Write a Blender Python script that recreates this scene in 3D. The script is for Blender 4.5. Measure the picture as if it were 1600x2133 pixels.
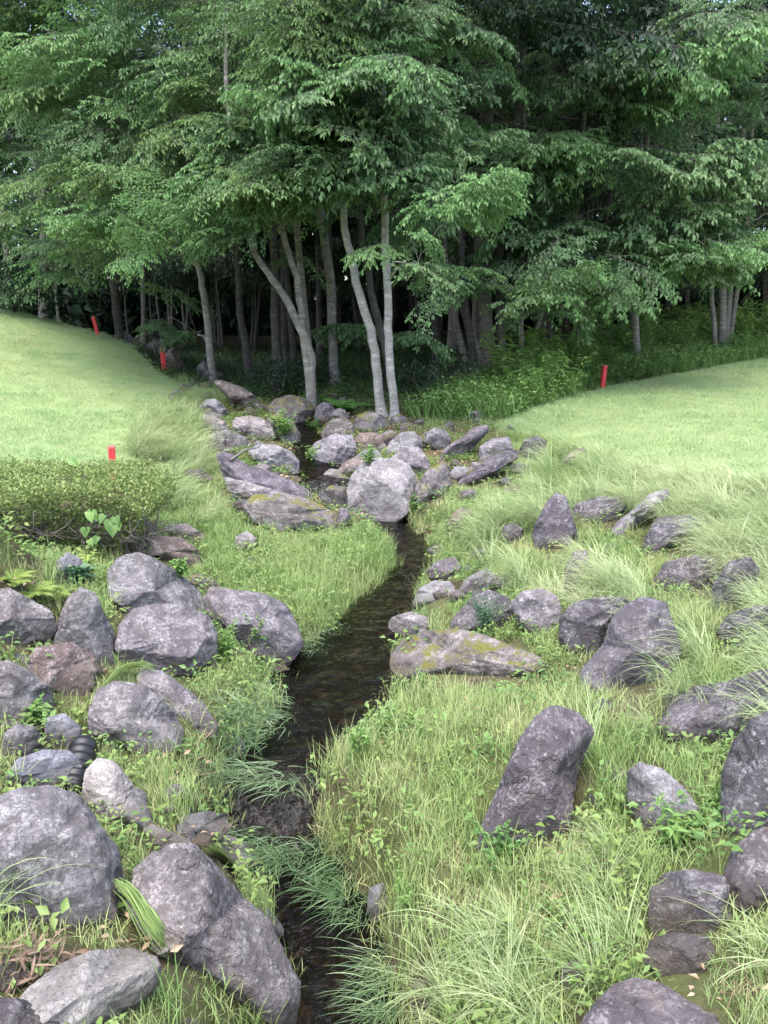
import bpy, math, random
import numpy as np
from mathutils import Vector, noise as mnoise
from mathutils.bvhtree import BVHTree

R = math.radians
scene = bpy.context.scene
for o in list(bpy.data.objects):
    bpy.data.objects.remove(o)
C = scene.collection

# ------------------------------------------------------------------ camera, sky, sun, exposure
PITCH, FPX, CAMZ = R(13.7), 1706.0, 3.0
cam_d = bpy.data.cameras.new('camera')
cam_d.sensor_fit = 'VERTICAL'
cam_d.angle = 2*math.atan(1066.5/FPX)
cam_d.clip_start, cam_d.clip_end = 0.05, 3000
cam = bpy.data.objects.new('camera', cam_d)
C.objects.link(cam)
cam.location = (0, 0, CAMZ)
cam.rotation_euler = (math.pi/2 - PITCH, 0, 0)
scene.camera = cam

SUN_EL, SUN_AZ = R(70), R(200)          # azimuth clockwise from +Y: high, behind the camera and to the left
w = bpy.data.worlds.new('World'); scene.world = w; w.use_nodes = True
nt = w.node_tree
sky = nt.nodes.new('ShaderNodeTexSky'); sky.sky_type = 'NISHITA'
sky.sun_disc = False; sky.sun_elevation = SUN_EL; sky.sun_rotation = SUN_AZ
sky.air_density = 1.0; sky.dust_density = 4.0; sky.ozone_density = 1.0
bg = nt.nodes['Background']; bg.inputs['Strength'].default_value = 0.15
nt.links.new(sky.outputs[0], bg.inputs['Color'])
sun_d = bpy.data.lights.new('sun', 'SUN'); sun_d.energy = .8; sun_d.angle = R(70); sun_d.color = (1, .985, .96)
sun = bpy.data.objects.new('sun', sun_d); C.objects.link(sun)
sdir = Vector((math.sin(SUN_AZ)*math.cos(SUN_EL), math.cos(SUN_AZ)*math.cos(SUN_EL), math.sin(SUN_EL)))
sun.rotation_euler = (-sdir).to_track_quat('-Z', 'Y').to_euler()
sun.location = sdir*40
vs = scene.view_settings
vs.view_transform = 'Standard'; vs.look = 'None'; vs.gamma = 1; vs.exposure = 2.08
scene.cycles.max_bounces = 6; scene.cycles.diffuse_bounces = 3; scene.cycles.glossy_bounces = 2
scene.cycles.transmission_bounces = 4; scene.cycles.transparent_max_bounces = 6

# ------------------------------------------------------------------ helpers
rng = np.random.default_rng(11)
random.seed(5)
cp, sp_ = math.cos(PITCH), math.sin(PITCH)

def ray(px, py):
    x = (px-800)/FPX; y = (1066.5-py)/FPX
    return np.array([x, cp + y*sp_, -sp_ + y*cp])

def proj(P):
    P = np.asarray(P, float)
    dx, dy, dz = P[..., 0], P[..., 1], P[..., 2]-CAMZ
    d = dy*cp - dz*sp_
    up = dy*sp_ + dz*cp
    ds = np.where(d > .05, d, .05)
    return 800+FPX*dx/ds, 1066.5-FPX*up/ds, d

def at_z(px, py, z):
    d = ray(px, py); t = (z-CAMZ)/d[2]
    return np.array([0, 0, CAMZ]) + d*t

def at_y(px, py, Y):
    d = ray(px, py)
    return np.array([0, 0, CAMZ]) + d*(Y/d[1])

def poly(s):
    return np.array([[float(v) for v in p.split(',')] for p in s.split()])

def inpoly(px, py, pg):
    res = np.zeros(np.shape(px), bool)
    n = len(pg); j = n-1
    for i in range(n):
        xi, yi = pg[i]; xj, yj = pg[j]
        c = ((yi > py) != (yj > py)) & (px < (xj-xi)*(py-yi)/((yj-yi) or 1e-9)+xi)
        res ^= c; j = i
    return res

_T = np.random.default_rng(3).random((32, 32, 32))
def vnoise(p):
    i = np.floor(p).astype(int); f = p-i; f = f*f*(3-2*f)
    i0 = i & 31; i1 = (i+1) & 31
    x0, y0, z0 = i0[..., 0], i0[..., 1], i0[..., 2]; x1, y1, z1 = i1[..., 0], i1[..., 1], i1[..., 2]
    fx, fy, fz = f[..., 0], f[..., 1], f[..., 2]
    a = _T[x0, y0, z0]*(1-fx)+_T[x1, y0, z0]*fx; b = _T[x0, y1, z0]*(1-fx)+_T[x1, y1, z0]*fx
    c = _T[x0, y0, z1]*(1-fx)+_T[x1, y0, z1]*fx; d = _T[x0, y1, z1]*(1-fx)+_T[x1, y1, z1]*fx
    return (a*(1-fy)+b*fy)*(1-fz)+(c*(1-fy)+d*fy)*fz*1.0
def fbm(p, octs=3):
    s, a, t = 0, 1, 0
    for k in range(octs):
        s = s + a*(vnoise(p*2**k + 7.3*k)-.5); t += a; a *= .5
    return s/t*2
def fbm2(x, y, f, octs=3):
    return fbm(np.stack([x*f, y*f, np.full(np.shape(x), 3.7)], -1), octs)
def smooth(a, b, x):
    t = np.clip((x-a)/(b-a), 0, 1); return t*t*(3-2*t)

class MB:
    """collects vertices, faces, a tint per vertex and a material per face into one mesh"""
    def __init__(s): s.v, s.f, s.m, s.t, s.n = [], [], [], [], 0
    def add(s, v, f, mat=0, tint=.5):
        v = np.asarray(v, float).reshape(-1, 3)
        b = s.n; s.v.append(v); s.n += len(v)
        s.f += [tuple(i+b for i in q) for q in f]; s.m += [mat]*len(f)
        s.t.append(np.broadcast_to(np.asarray(tint, float), (len(v),)).copy())
    def tube(s, pts, rad, sides=7, mat=0, tint=.5, cap=True):
        pts = np.asarray(pts, float); n = len(pts)
        rad = np.broadcast_to(np.asarray(rad, float), (n,))
        tg = np.gradient(pts, axis=0); tg /= np.linalg.norm(tg, axis=1)[:, None]+1e-9
        ref = np.array([0, 0, 1.]) if abs(tg[0][2]) < .8 else np.array([0, 1., 0])
        a = np.arange(sides)*2*math.pi/sides
        vv = []
        for i in range(n):
            u = np.cross(tg[i], ref); u /= np.linalg.norm(u)+1e-9; q = np.cross(u, tg[i])
            vv.append(pts[i]+rad[i]*(np.cos(a)[:, None]*u+np.sin(a)[:, None]*q))
        ff = [(i*sides+k, i*sides+(k+1) % sides, (i+1)*sides+(k+1) % sides, (i+1)*sides+k) for i in range(n-1) for k in range(sides)]
        if cap: ff += [tuple(range(sides))[::-1], tuple((n-1)*sides+k for k in range(sides))]
        s.add(np.concatenate(vv), ff, mat, tint)
    def leaf(s, p, d, nrm, L, W, mat=1, tint=.5, fold=.25):
        d = d/(np.linalg.norm(d)+1e-9); side = np.cross(d, nrm); side /= np.linalg.norm(side)+1e-9
        up = np.cross(side, d)
        v = [p, p+d*L*.42+side*W*.5+up*W*fold, p+d*L-up*L*.12, p+d*L*.42-side*W*.5+up*W*fold]
        s.add(v, [(0, 1, 2), (0, 2, 3)], mat, tint)
    def mesh(s, name, mats, smooth_=True):
        me = bpy.data.meshes.new(name)
        v = np.concatenate(s.v) if s.v else np.zeros((0, 3))
        me.from_pydata(v.tolist(), [], s.f)
        for m in mats: me.materials.append(m)
        me.polygons.foreach_set('material_index', s.m)
        me.polygons.foreach_set('use_smooth', [smooth_]*len(s.f))
        at = me.attributes.new('tint', 'FLOAT', 'POINT'); at.data.foreach_set('value', np.concatenate(s.t))
        me.update()
        return me

def link(name, data, parent=None, loc=(0, 0, 0), rot=(0, 0, 0), sc=1.0):
    o = bpy.data.objects.new(name, data); C.objects.link(o)
    o.location = loc; o.rotation_euler = rot
    o.scale = (sc, sc, sc) if np.isscalar(sc) else sc
    if parent is not None: o.parent = parent
    return o
def tag(o, label=None, cat=None, group=None, kind=None):
    if label: o['label'] = label
    if cat: o['category'] = cat
    if group: o['group'] = group
    if kind: o['kind'] = kind
    return o

# ------------------------------------------------------------------ materials
def mat(name):
    m = bpy.data.materials.new(name); m.use_nodes = True
    n = m.node_tree; n.nodes.clear()
    out = n.nodes.new('ShaderNodeOutputMaterial')
    return m, n, out
def N(n, t, **kw):
    x = n.nodes.new(t)
    for k, v in kw.items():
        if hasattr(x, k): setattr(x, k, v)
        else: x.inputs[k].default_value = v
    return x
def mixc(n, fac, a, b, bt='MIX'):
    x = n.nodes.new('ShaderNodeMix'); x.data_type = 'RGBA'; x.blend_type = bt
    for s, v in ((x.inputs[0], fac), (x.inputs[6], a), (x.inputs[7], b)):
        if hasattr(v, 'node'): n.links.new(v, s)
        elif isinstance(v, tuple): s.default_value = (*v[:3], 1)
        else: s.default_value = v
    return x.outputs[2]
def ramp(n, src, stops):
    r = n.nodes.new('ShaderNodeValToRGB'); e = r.color_ramp.elements
    while len(e) < len(stops): e.new(.5)
    for q, (p, c) in zip(e, stops):
        q.position = p; q.color = (c, c, c, 1) if np.isscalar(c) else (*c, 1)
    n.links.new(src, r.inputs[0]); return r.outputs[0]
def ramp3(n, src, stops): return ramp(n, src, stops)
def noi(n, vec, scale, detail=4, rough=.6, dist=0.):
    x = N(n, 'ShaderNodeTexNoise'); x.inputs['Scale'].default_value = scale
    x.inputs['Detail'].default_value = detail; x.inputs['Roughness'].default_value = rough
    x.inputs['Distortion'].default_value = dist
    if vec is not None: n.links.new(vec, x.inputs['Vector'])
    return x.outputs['Fac']
def attr(n, name, kind='GEOMETRY'):
    a = n.nodes.new('ShaderNodeAttribute'); a.attribute_name = name; a.attribute_type = kind
    return a.outputs['Fac']
def math_(n, op, a, b):
    x = n.nodes.new('ShaderNodeMath'); x.operation = op
    for s, v in zip(x.inputs, (a, b)):
        if hasattr(v, 'node'): n.links.new(v, s)
        else: s.default_value = v
    return x.outputs[0]
def bump(n, h, st, dist):
    b = N(n, 'ShaderNodeBump', Strength=st, Distance=dist); n.links.new(h, b.inputs['Height']); return b.outputs[0]

def leaf_mat(name, dark, light, tip=None, trans=.3, rough=.45, hue=False, spec=.35):
    m, n, out = mat(name)
    t = attr(n, 'tint')
    col = mixc(n, t, dark, light)
    if hue:
        h = attr(n, 'hue', 'INSTANCER'); col = mixc(n, h, col, tip)
    else:
        oi = n.nodes.new('ShaderNodeObjectInfo')
        k = math_(n, 'MULTIPLY', oi.outputs['Random'], .45)
        col = mixc(n, k, col, tip or light)
    p = N(n, 'ShaderNodeBsdfPrincipled', Roughness=rough); n.links.new(col, p.inputs['Base Color'])
    p.inputs['Specular IOR Level'].default_value = spec
    tr = N(n, 'ShaderNodeBsdfTranslucent'); n.links.new(mixc(n, .5, col, light), tr.inputs['Color'])
    mx = N(n, 'ShaderNodeMixShader'); mx.inputs[0].default_value = trans
    n.links.new(p.outputs[0], mx.inputs[1]); n.links.new(tr.outputs[0], mx.inputs[2]); n.links.new(mx.outputs[0], out.inputs[0])
    return m

def rock_mat(name, c1, c2, lich=.5, lichc=(.62, .6, .6), moss=0., wet=0.):
    m, n, out = mat(name)
    tc = N(n, 'ShaderNodeTexCoord'); oi = N(n, 'ShaderNodeObjectInfo')
    off = N(n, 'ShaderNodeVectorMath', operation='ADD'); n.links.new(tc.outputs['Object'], off.inputs[0])
    sc = N(n, 'ShaderNodeVectorMath', operation='SCALE'); n.links.new(oi.outputs['Location'], sc.inputs[0]); sc.inputs['Scale'].default_value = 3.1
    n.links.new(sc.outputs[0], off.inputs[1]); v = off.outputs[0]
    big = noi(n, v, 2.2, 6, .62, .4); mid = noi(n, v, 9, 8, .7, .3); fine = noi(n, v, 55, 5, .7); grain = noi(n, v, 160, 3, .7)
    col = mixc(n, ramp(n, big, [(.32, 0), (.68, 1)]), c1, c2)
    col = mixc(n, ramp(n, mid, [(.38, .0), (.62, 1.)]), mixc(n, .45, col, (.05, .045, .05)), col)
    # pale crusts of lichen: blotches broken by a finer noise
    l1 = ramp(n, mid, [(.56-.16*lich, 0), (.66-.12*lich, 1)]); l2 = ramp(n, fine, [(.44, 0), (.56, 1)])
    lf = math_(n, 'MULTIPLY', math_(n, 'MULTIPLY', l1, l2), .22+.45*lich)
    col = mixc(n, lf, col, lichc)
    vor = N(n, 'ShaderNodeTexVoronoi'); vor.inputs['Scale'].default_value = 24; n.links.new(v, vor.inputs['Vector'])
    sp = ramp(n, vor.outputs['Distance'], [(.16, 1), (.34, 0)])
    spots = math_(n, 'MULTIPLY', math_(n, 'MULTIPLY', sp, ramp(n, fine, [(.46, 0), (.58, 1)])), .22+.30*lich)
    col = mixc(n, spots, col, (.7, .69, .68))
    col = mixc(n, math_(n, 'MULTIPLY', ramp(n, noi(n, v, 75, 4, .75), [(.36, 1), (.48, 0)]), .6), col, (.06, .055, .06))
    stain = noi(n, v, 3.3, 5, .65, .8)
    col = mixc(n, math_(n, 'MULTIPLY', ramp(n, stain, [(.56, 0), (.7, 1)]), .4), col, (.22, .17, .12))
    col = mixc(n, 1., col, ramp3(n, oi.outputs['Random'], [(0, (.70, .70, .74)), (.3, (.88, .86, .89)), (.55, (.80, .82, .83)), (.8, (.88, .84, .81)), (1, (.74, .76, .78))]), 'MULTIPLY')
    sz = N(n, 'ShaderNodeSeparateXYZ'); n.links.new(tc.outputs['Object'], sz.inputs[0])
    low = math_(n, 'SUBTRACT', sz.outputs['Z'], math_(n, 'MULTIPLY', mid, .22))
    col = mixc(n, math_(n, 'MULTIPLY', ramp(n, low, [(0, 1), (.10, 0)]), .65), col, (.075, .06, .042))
    if moss > 0:
        g = N(n, 'ShaderNodeNewGeometry'); sx = N(n, 'ShaderNodeSeparateXYZ'); n.links.new(g.outputs['Normal'], sx.inputs[0])
        mf = math_(n, 'MULTIPLY', ramp(n, sx.outputs['Z'], [(.35, 0), (.8, 1)]), ramp(n, noi(n, v, 5, 6, .7, .3), [(.62-.2*moss, 0), (.68-.16*moss, 1)]))
        col = mixc(n, mf, col, mixc(n, grain, (.07, .08, .015), (.2, .19, .04)))
    p = N(n, 'ShaderNodeBsdfPrincipled', Roughness=.82-.35*wet); n.links.new(col, p.inputs['Base Color'])
    p.inputs['Specular IOR Level'].default_value = .3
    ck = N(n, 'ShaderNodeTexVoronoi', feature='DISTANCE_TO_EDGE'); ck.inputs['Scale'].default_value = 1.3
    wv = N(n, 'ShaderNodeVectorMath', operation='SCALE'); wn = N(n, 'ShaderNodeTexNoise'); wn.inputs['Scale'].default_value = 5; wn.inputs['Detail'].default_value = 5; n.links.new(v, wn.inputs['Vector'])
    n.links.new(wn.outputs['Color'], wv.inputs[0]); wv.inputs['Scale'].default_value = .5; wa = N(n, 'ShaderNodeVectorMath', operation='ADD'); n.links.new(v, wa.inputs[0]); n.links.new(wv.outputs[0], wa.inputs[1]); n.links.new(wa.outputs[0], ck.inputs['Vector'])
    crack = math_(n, 'MAXIMUM', ramp(n, ck.outputs['Distance'], [(0, 0), (.010, 1)]), ramp(n, big, [(.40, 0), (.50, 1)]))
    n.links.new(mixc(n, math_(n, 'MULTIPLY', math_(n, 'SUBTRACT', 1., crack), .3), col, (.05, .045, .045)), p.inputs['Base Color'])
    h = math_(n, 'ADD', math_(n, 'MULTIPLY', crack, .35), math_(n, 'MULTIPLY', mid, 1.5))
    h = math_(n, 'ADD', math_(n, 'MULTIPLY', h, 1.0), math_(n, 'ADD', math_(n, 'MULTIPLY', fine, .35), math_(n, 'MULTIPLY', grain, .2)))
    n.links.new(bump(n, h, .9, .035), p.inputs['Normal'])
    n.links.new(p.outputs[0], out.inputs[0])
    return m

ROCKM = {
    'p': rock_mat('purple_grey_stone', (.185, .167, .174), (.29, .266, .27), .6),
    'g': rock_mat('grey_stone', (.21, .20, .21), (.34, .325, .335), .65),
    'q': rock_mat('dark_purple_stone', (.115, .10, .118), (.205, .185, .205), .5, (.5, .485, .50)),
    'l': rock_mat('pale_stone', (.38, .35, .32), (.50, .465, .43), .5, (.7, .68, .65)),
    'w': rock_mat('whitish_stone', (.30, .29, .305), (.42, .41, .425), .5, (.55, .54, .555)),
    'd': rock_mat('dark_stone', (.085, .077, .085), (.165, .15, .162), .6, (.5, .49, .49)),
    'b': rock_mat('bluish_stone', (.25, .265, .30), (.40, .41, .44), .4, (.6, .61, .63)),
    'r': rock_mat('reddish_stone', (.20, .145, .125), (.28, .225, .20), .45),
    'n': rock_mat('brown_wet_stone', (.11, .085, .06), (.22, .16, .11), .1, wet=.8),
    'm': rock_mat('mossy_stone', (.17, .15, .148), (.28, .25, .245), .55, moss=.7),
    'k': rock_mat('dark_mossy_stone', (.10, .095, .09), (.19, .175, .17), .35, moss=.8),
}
def bark_mat(name, c1, c2, c3):
    m, n, out = mat(name)
    tc = N(n, 'ShaderNodeTexCoord'); mp = N(n, 'ShaderNodeMapping'); mp.inputs['Scale'].default_value = (1, 1, 4.5)
    n.links.new(tc.outputs['Object'], mp.inputs[0])
    a = noi(n, mp.outputs[0], 4, 7, .75, .8); b = noi(n, tc.outputs['Object'], 4, 5, .65); g = noi(n, mp.outputs[0], 22, 3, .6)
    col = mixc(n, ramp(n, b, [(.35, 0), (.65, 1)]), c1, c2)
    col = mixc(n, ramp(n, a, [(.52, 0), (.62, 1)]), col, c3)
    col = mixc(n, math_(n, 'MULTIPLY', ramp(n, g, [(.3, 1), (.5, 0)]), .5), col, (.05, .045, .04))
    p = N(n, 'ShaderNodeBsdfPrincipled', Roughness=.85); n.links.new(col, p.inputs['Base Color'])
    n.links.new(bump(n, a, .6, .02), p.inputs['Normal']); n.links.new(p.outputs[0], out.inputs[0])
    return m
BARK = bark_mat('grey_bark', (.095, .09, .08), (.19, .18, .16), (.30, .285, .265))
BARKD = bark_mat('shade_dark_bark', (.028, .026, .023), (.065, .06, .053), (.11, .103, .092))  # bark darkened to carry the shade of the deep wood in its colour
BARKL = bark_mat('pale_bark', (.20, .19, .175), (.34, .33, .31), (.46, .45, .43))
LEAF = leaf_mat('tree_leaf', (.034, .085, .034), (.13, .235, .10), (.16, .255, .095), .32)
LEAF2 = leaf_mat('light_tree_leaf', (.045, .10, .03), (.155, .26, .088), (.19, .285, .085), .33)
LEAFB = leaf_mat('bright_tree_leaf', (.06, .145, .05), (.17, .32, .12), (.20, .33, .11), .35)
LEAFD = leaf_mat('shaded_wood_leaf', (.010, .027, .012), (.028, .064, .028), (.024, .056, .022), .22)  # shade of the wood's interior is put into this leaf colour
HEDGE = leaf_mat('hedge_leaf', (.075, .125, .035), (.28, .36, .12), (.2, .3, .09), .25)
BUSH = leaf_mat('bush_leaf', (.05, .12, .035), (.14, .27, .075), (.12, .24, .06), .3)
FERNM = leaf_mat('fern_leaf', (.05, .14, .035), (.13, .29, .07), (.13, .28, .06), .35)
YFERN = leaf_mat('yellow_fern_leaf', (.14, .23, .045), (.32, .42, .11), (.28, .38, .09), .3)
BLUEL = leaf_mat('bluish_leaf', (.05, .115, .06), (.12, .22, .12), (.1, .19, .1), .25)
WEEDM = leaf_mat('weed_leaf', (.08, .17, .045), (.19, .32, .09), (.18, .31, .08), .3)
LAWNM = leaf_mat('lawn_blade', (.16, .275, .105), (.30, .43, .195), (.39, .46, .235), .3, hue=True)
TUSSM = leaf_mat('long_grass_blade', (.13, .235, .075), (.34, .44, .20), (.50, .51, .31), .3, hue=True)
MEADM = leaf_mat('meadow_blade', (.12, .225, .06), (.30, .43, .15), (.45, .46, .23), .3, hue=True)
WATM = leaf_mat('water_grass_blade', (.05, .125, .05), (.17, .28, .125), (.27, .37, .20), .25, .3, hue=True, spec=.6)
DEADM = leaf_mat('dead_leaf', (.16, .10, .06), (.42, .31, .21), (.36, .25, .17), .15, hue=True)
COVERM = leaf_mat('ground_cover_leaf', (.055, .13, .035), (.15, .27, .075), (.23, .30, .09), .3, hue=True)
DEADP = leaf_mat('dry_leaf', (.12, .08, .06), (.30, .21, .155), (.24, .17, .12), .15)
SHADEM = leaf_mat('shade_toned_floor_leaf', (.011, .026, .010), (.032, .07, .024), (.16, .29, .08), .25, hue=True)  # canopy shade painted into the dark tones; paler tip for the edge
TUSSP = leaf_mat('hanging_grass_blade', (.10, .18, .045), (.27, .37, .13), (.28, .35, .12), .3)
# ------------------------------------------------------------------ terrain
CTRL = [at_z(*q) for q in [
 (0,1200,1.0),(250,1130,.95),(0,1450,.95),(150,1700,.75),(0,1950,.9),(250,2130,.7),(0,2133,.9),(350,1600,.6),(420,1250,.62),
 (600,1200,.52),(450,1100,.75),(500,1000,.85),(350,1000,.95),(300,900,1.2),(0,930,1.25),(-300,1000,1.3),(-300,1400,1.2),
 (420,1420,.6),(600,1080,.7),(470,900,1.05),
 (0,800,1.75),(430,800,1.4),(250,800,1.62),(-300,760,2.7),
 (500,850,1.3),
 (1255,808,1.3),(1600,740,1.7),(1600,1000,1.15),(1300,900,1.15),(1000,885,1.1),(950,1000,.9),(1150,1100,.9),(1500,1100,1.1),
 (1000,1200,.62),(1200,1300,.8),(1550,1300,1.0),(1000,1350,.52),(1100,1450,.55),(1500,1500,.9),(800,1600,.5),(1000,1600,.62),
 (1250,1600,.7),(1550,1750,.95),(750,1760,.35),(900,1900,.42),(1200,1900,.55),(1500,1950,.8),(900,2100,.32),(1200,2130,.5),
 (1600,2130,.8),(1900,1600,.95),(1900,1100,1.12),(2000,900,1.2),(700,822,1.5),(820,838,1.45),(1020,780,1.6)]]
CTRL += [at_y(*q) for q in [(0,642,21.5),(0,700,18.5),(-300,590,21.5),(110,669,21.8),(200,690,21.5),(270,725,20),(338,770,19.5),(400,795,18.5),(100,740,18.5),(200,740,18.5)]]
CTRL += [np.array(q) for q in [(0,20,1.7),(-2.5,19,1.5),(-4.5,22.5,1.35),(-7,25,1.5),(-10,26,1.9),(-16,28,2.3),(-8,32,1.2),(5,26,1.9),(12,31,2.1),(0,42,1.8),(-16,36,1.6),(22,40,2.6),(-30,30,2.6),(30,25,1.9),
 (0,-3,.5),(-4,0,.9),(4,0,.6),(3,2,.75),(5,3,.95),(-9,1,1.5),(9,1,1.0),(-14,10,2.2),(12,9,1.3),(0,-20,1.5),(-30,-10,2),(30,-10,2)]]
CTRL = np.array(CTRL)
_D = np.linalg.norm(CTRL[:, None, :2]-CTRL[None, :, :2], axis=2)
_n = len(CTRL)
_A = np.zeros((_n+1, _n+1)); _A[:_n, :_n] = -_D + np.eye(_n)*.12; _A[:_n, _n] = 1; _A[_n, :_n] = 1
_W = np.linalg.solve(_A, np.append(CTRL[:, 2], 0))
def base_h(X, Y):
    X = np.asarray(X, float); s = X.shape; x = X.ravel(); y = np.asarray(Y, float).ravel(); out = np.empty(len(x))
    for i in range(0, len(x), 20000):
        d = np.hypot(x[i:i+20000, None]-CTRL[None, :, 0], y[i:i+20000, None]-CTRL[None, :, 1])
        out[i:i+20000] = -d @ _W[:_n] + _W[_n]
    r = np.hypot(x, y-15); out = out+(2.0-out)*smooth(35, 90, r)
    return out.reshape(s)

# stream: centre line from (pixel, pixel, water height, width in pixels), then upstream in metres
STREAM = []
for px, py, z, wp in [(705,2133,0,250),(690,1960,0,205),(622,1850,.01,215),(555,1745,.13,180),(565,1610,.33,190),(680,1480,.36,240),(705,1400,.37,250),
                      (748,1330,.38,150),(806,1250,.40,120),(860,1180,.42,74),(852,1130,.45,88),(794,1085,.48,112),(700,1040,.62,90),(672,1000,.78,95),
                      (640,955,.95,38),(645,905,1.12,45)]:
    p = at_z(px, py, z); STREAM.append((p[0], p[1], z, wp*p[1]/FPX*.50*(1.12 if py > 1800 else 1)))
STREAM.insert(0, (-.1, -3, -.1, .5)); STREAM.insert(1, (-.12, 1.5, -.02, .45))
STREAM += [(-1.75, 15.2, 1.3, .16)]
STREAM = np.array(STREAM)
def stream_at(X, Y):
    X = np.asarray(X, float); Y = np.asarray(Y, float)
    best = np.full(X.shape, 1e9); z = np.zeros(X.shape); hw = np.zeros(X.shape)
    for a, b in zip(STREAM[:-1], STREAM[1:]):
        e = b[:2]-a[:2]; t = np.clip(((X-a[0])*e[0]+(Y-a[1])*e[1])/(e@e), 0, 1)
        d = np.hypot(X-a[0]-t*e[0], Y-a[1]-t*e[1]); k = d < best
        best = np.where(k, d, best); z = np.where(k, a[2]+t*(b[2]-a[2]), z); hw = np.where(k, a[3]+t*(b[3]-a[3]), hw)
    return best, z, hw
def height(X, Y):
    b = base_h(X, Y)
    X = np.asarray(X, float); Y = np.asarray(Y, float)
    d, zw, hw = stream_at(X, Y)
    near = 1-smooth(15, 30, np.hypot(X, Y-8))
    b = b + near*(.05*fbm2(X, Y, 1.1)+.02*fbm2(X, Y, 4.))*smooth(0, .5, d-hw) + (1-near)*.15*fbm2(X, Y, .15)
    t = smooth(-.12, .30, d-hw)
    bed = zw-.15+.03*fbm2(X, Y, 5.)
    return bed*(1-t)+np.maximum(b, zw+.07)*t
def ground_hit(px, py):
    d = ray(px, py); t = np.concatenate([np.arange(1.5, 12, .02), np.arange(12, 60, .08)])
    P = np.array([0, 0, CAMZ])+t[:, None]*d
    h = height(P[:, 0], P[:, 1]); k = np.nonzero(P[:, 2] < h)[0]
    i = k[0] if len(k) else len(t)-1
    return P[i].copy(), t[i]

P_LAWN_L = poly('-2500,560 0,640 120,672 200,692 270,712 325,770 380,800 430,835 420,850 350,870 300,920 290,990 -200,990 -2500,1300')
P_LAWN_R = poly('4000,600 1600,742 1420,775 1255,806 1100,850 1020,890 1090,905 1180,925 1270,955 1390,1005 1600,1025 2200,1060 4000,1500')
def lawn_mask(X, Y, Z):
    px, py, d = proj(np.stack([X, Y, Z], -1))
    return (inpoly(px, py, P_LAWN_L) | inpoly(px, py, P_LAWN_R)) & (d > .5) & (Y < 34)

def spaced(parts):
    return np.unique(np.concatenate([np.arange(a, b, s) for a, b, s in parts]))
gx = spaced([(-6, 6, .055), (-14, -6, .2), (6, 14, .2), (-40, -14, 1.2), (14, 40, 1.2)])
gx = np.concatenate([-np.geomspace(1500, 42, 14), gx, np.geomspace(42, 1500, 14)])
gy = spaced([(1.2, 12.5, .055), (12.5, 24, .13), (24, 50, .7), (-6, 1.2, .5)])
gy = np.concatenate([-np.geomspace(600, 8, 10), gy, np.geomspace(52, 1800, 14)])
GX, GY = np.meshgrid(gx, gy)
GZ = height(GX, GY)
ny, nx = GX.shape
idx = np.arange(nx*ny).reshape(ny, nx)
F = np.stack([idx[:-1, :-1], idx[:-1, 1:], idx[1:, 1:], idx[1:, :-1]], -1).reshape(-1, 4)
me = bpy.data.meshes.new('ground')
me.vertices.add(nx*ny); me.vertices.foreach_set('co', np.stack([GX, GY, GZ], -1).ravel())
me.loops.add(F.size); me.loops.foreach_set('vertex_index', F.ravel())
me.polygons.add(len(F)); me.polygons.foreach_set('loop_start', np.arange(0, F.size, 4)); me.polygons.foreach_set('loop_total', np.full(len(F), 4))
me.polygons.foreach_set('use_smooth', np.ones(len(F), bool))
me.update(calc_edges=True)
lm = lawn_mask(GX, GY, GZ).astype(float)
k = lm.copy()
k[1:-1, 1:-1] = (lm[1:-1, 1:-1]*2+lm[:-2, 1:-1]+lm[2:, 1:-1]+lm[1:-1, :-2]+lm[1:-1, 2:])/6
dS, zS, hS = stream_at(GX, GY)
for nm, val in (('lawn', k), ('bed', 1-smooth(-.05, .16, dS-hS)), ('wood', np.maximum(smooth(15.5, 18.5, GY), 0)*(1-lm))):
    a = me.attributes.new(nm, 'FLOAT', 'POINT'); a.data.foreach_set('value', val.ravel())
m, n, out = mat('soil_and_turf')
tc = N(n, 'ShaderNodeTexCoord'); v = tc.outputs['Object']
n1 = noi(n, v, 1.3, 6, .65); n2 = noi(n, v, 14, 6, .7); n3 = noi(n, v, 70, 4, .7)
soil = mixc(n, ramp(n, n2, [(.4, 0), (.6, 1)]), (.06, .048, .032), (.13, .105, .07))
soil = mixc(n, ramp(n, n1, [(.40, 0), (.55, .8)]), soil, mixc(n, n3, (.07, .10, .03), (.13, .15, .055)))
turf = mixc(n, n2, (.20, .29, .12), (.31, .40, .19)); turf = mixc(n, ramp(n, n1, [(.45, 0), (.7, .5)]), turf, (.26, .28, .11))
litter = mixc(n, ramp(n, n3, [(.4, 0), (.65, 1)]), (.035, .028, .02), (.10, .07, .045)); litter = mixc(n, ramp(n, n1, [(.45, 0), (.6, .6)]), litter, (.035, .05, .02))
vo = N(n, 'ShaderNodeTexVoronoi'); vo.inputs['Scale'].default_value = 13; n.links.new(v, vo.inputs['Vector'])
bed = mixc(n, n2, (.045, .036, .025), (.13, .10, .065)); bed = mixc(n, .4, bed, vo.outputs['Color'], 'MULTIPLY')
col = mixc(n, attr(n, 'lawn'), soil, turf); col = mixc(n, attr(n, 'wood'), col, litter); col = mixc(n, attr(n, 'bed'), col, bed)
p = N(n, 'ShaderNodeBsdfPrincipled', Roughness=.95); n.links.new(col, p.inputs['Base Color']); p.inputs['Specular IOR Level'].default_value = .15
n.links.new(bump(n, math_(n, 'ADD', n2, n3), .7, .04), p.inputs['Normal']); n.links.new(p.outputs[0], out.inputs[0])
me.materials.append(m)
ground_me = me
tag(link('ground', me), kind='structure')

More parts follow.
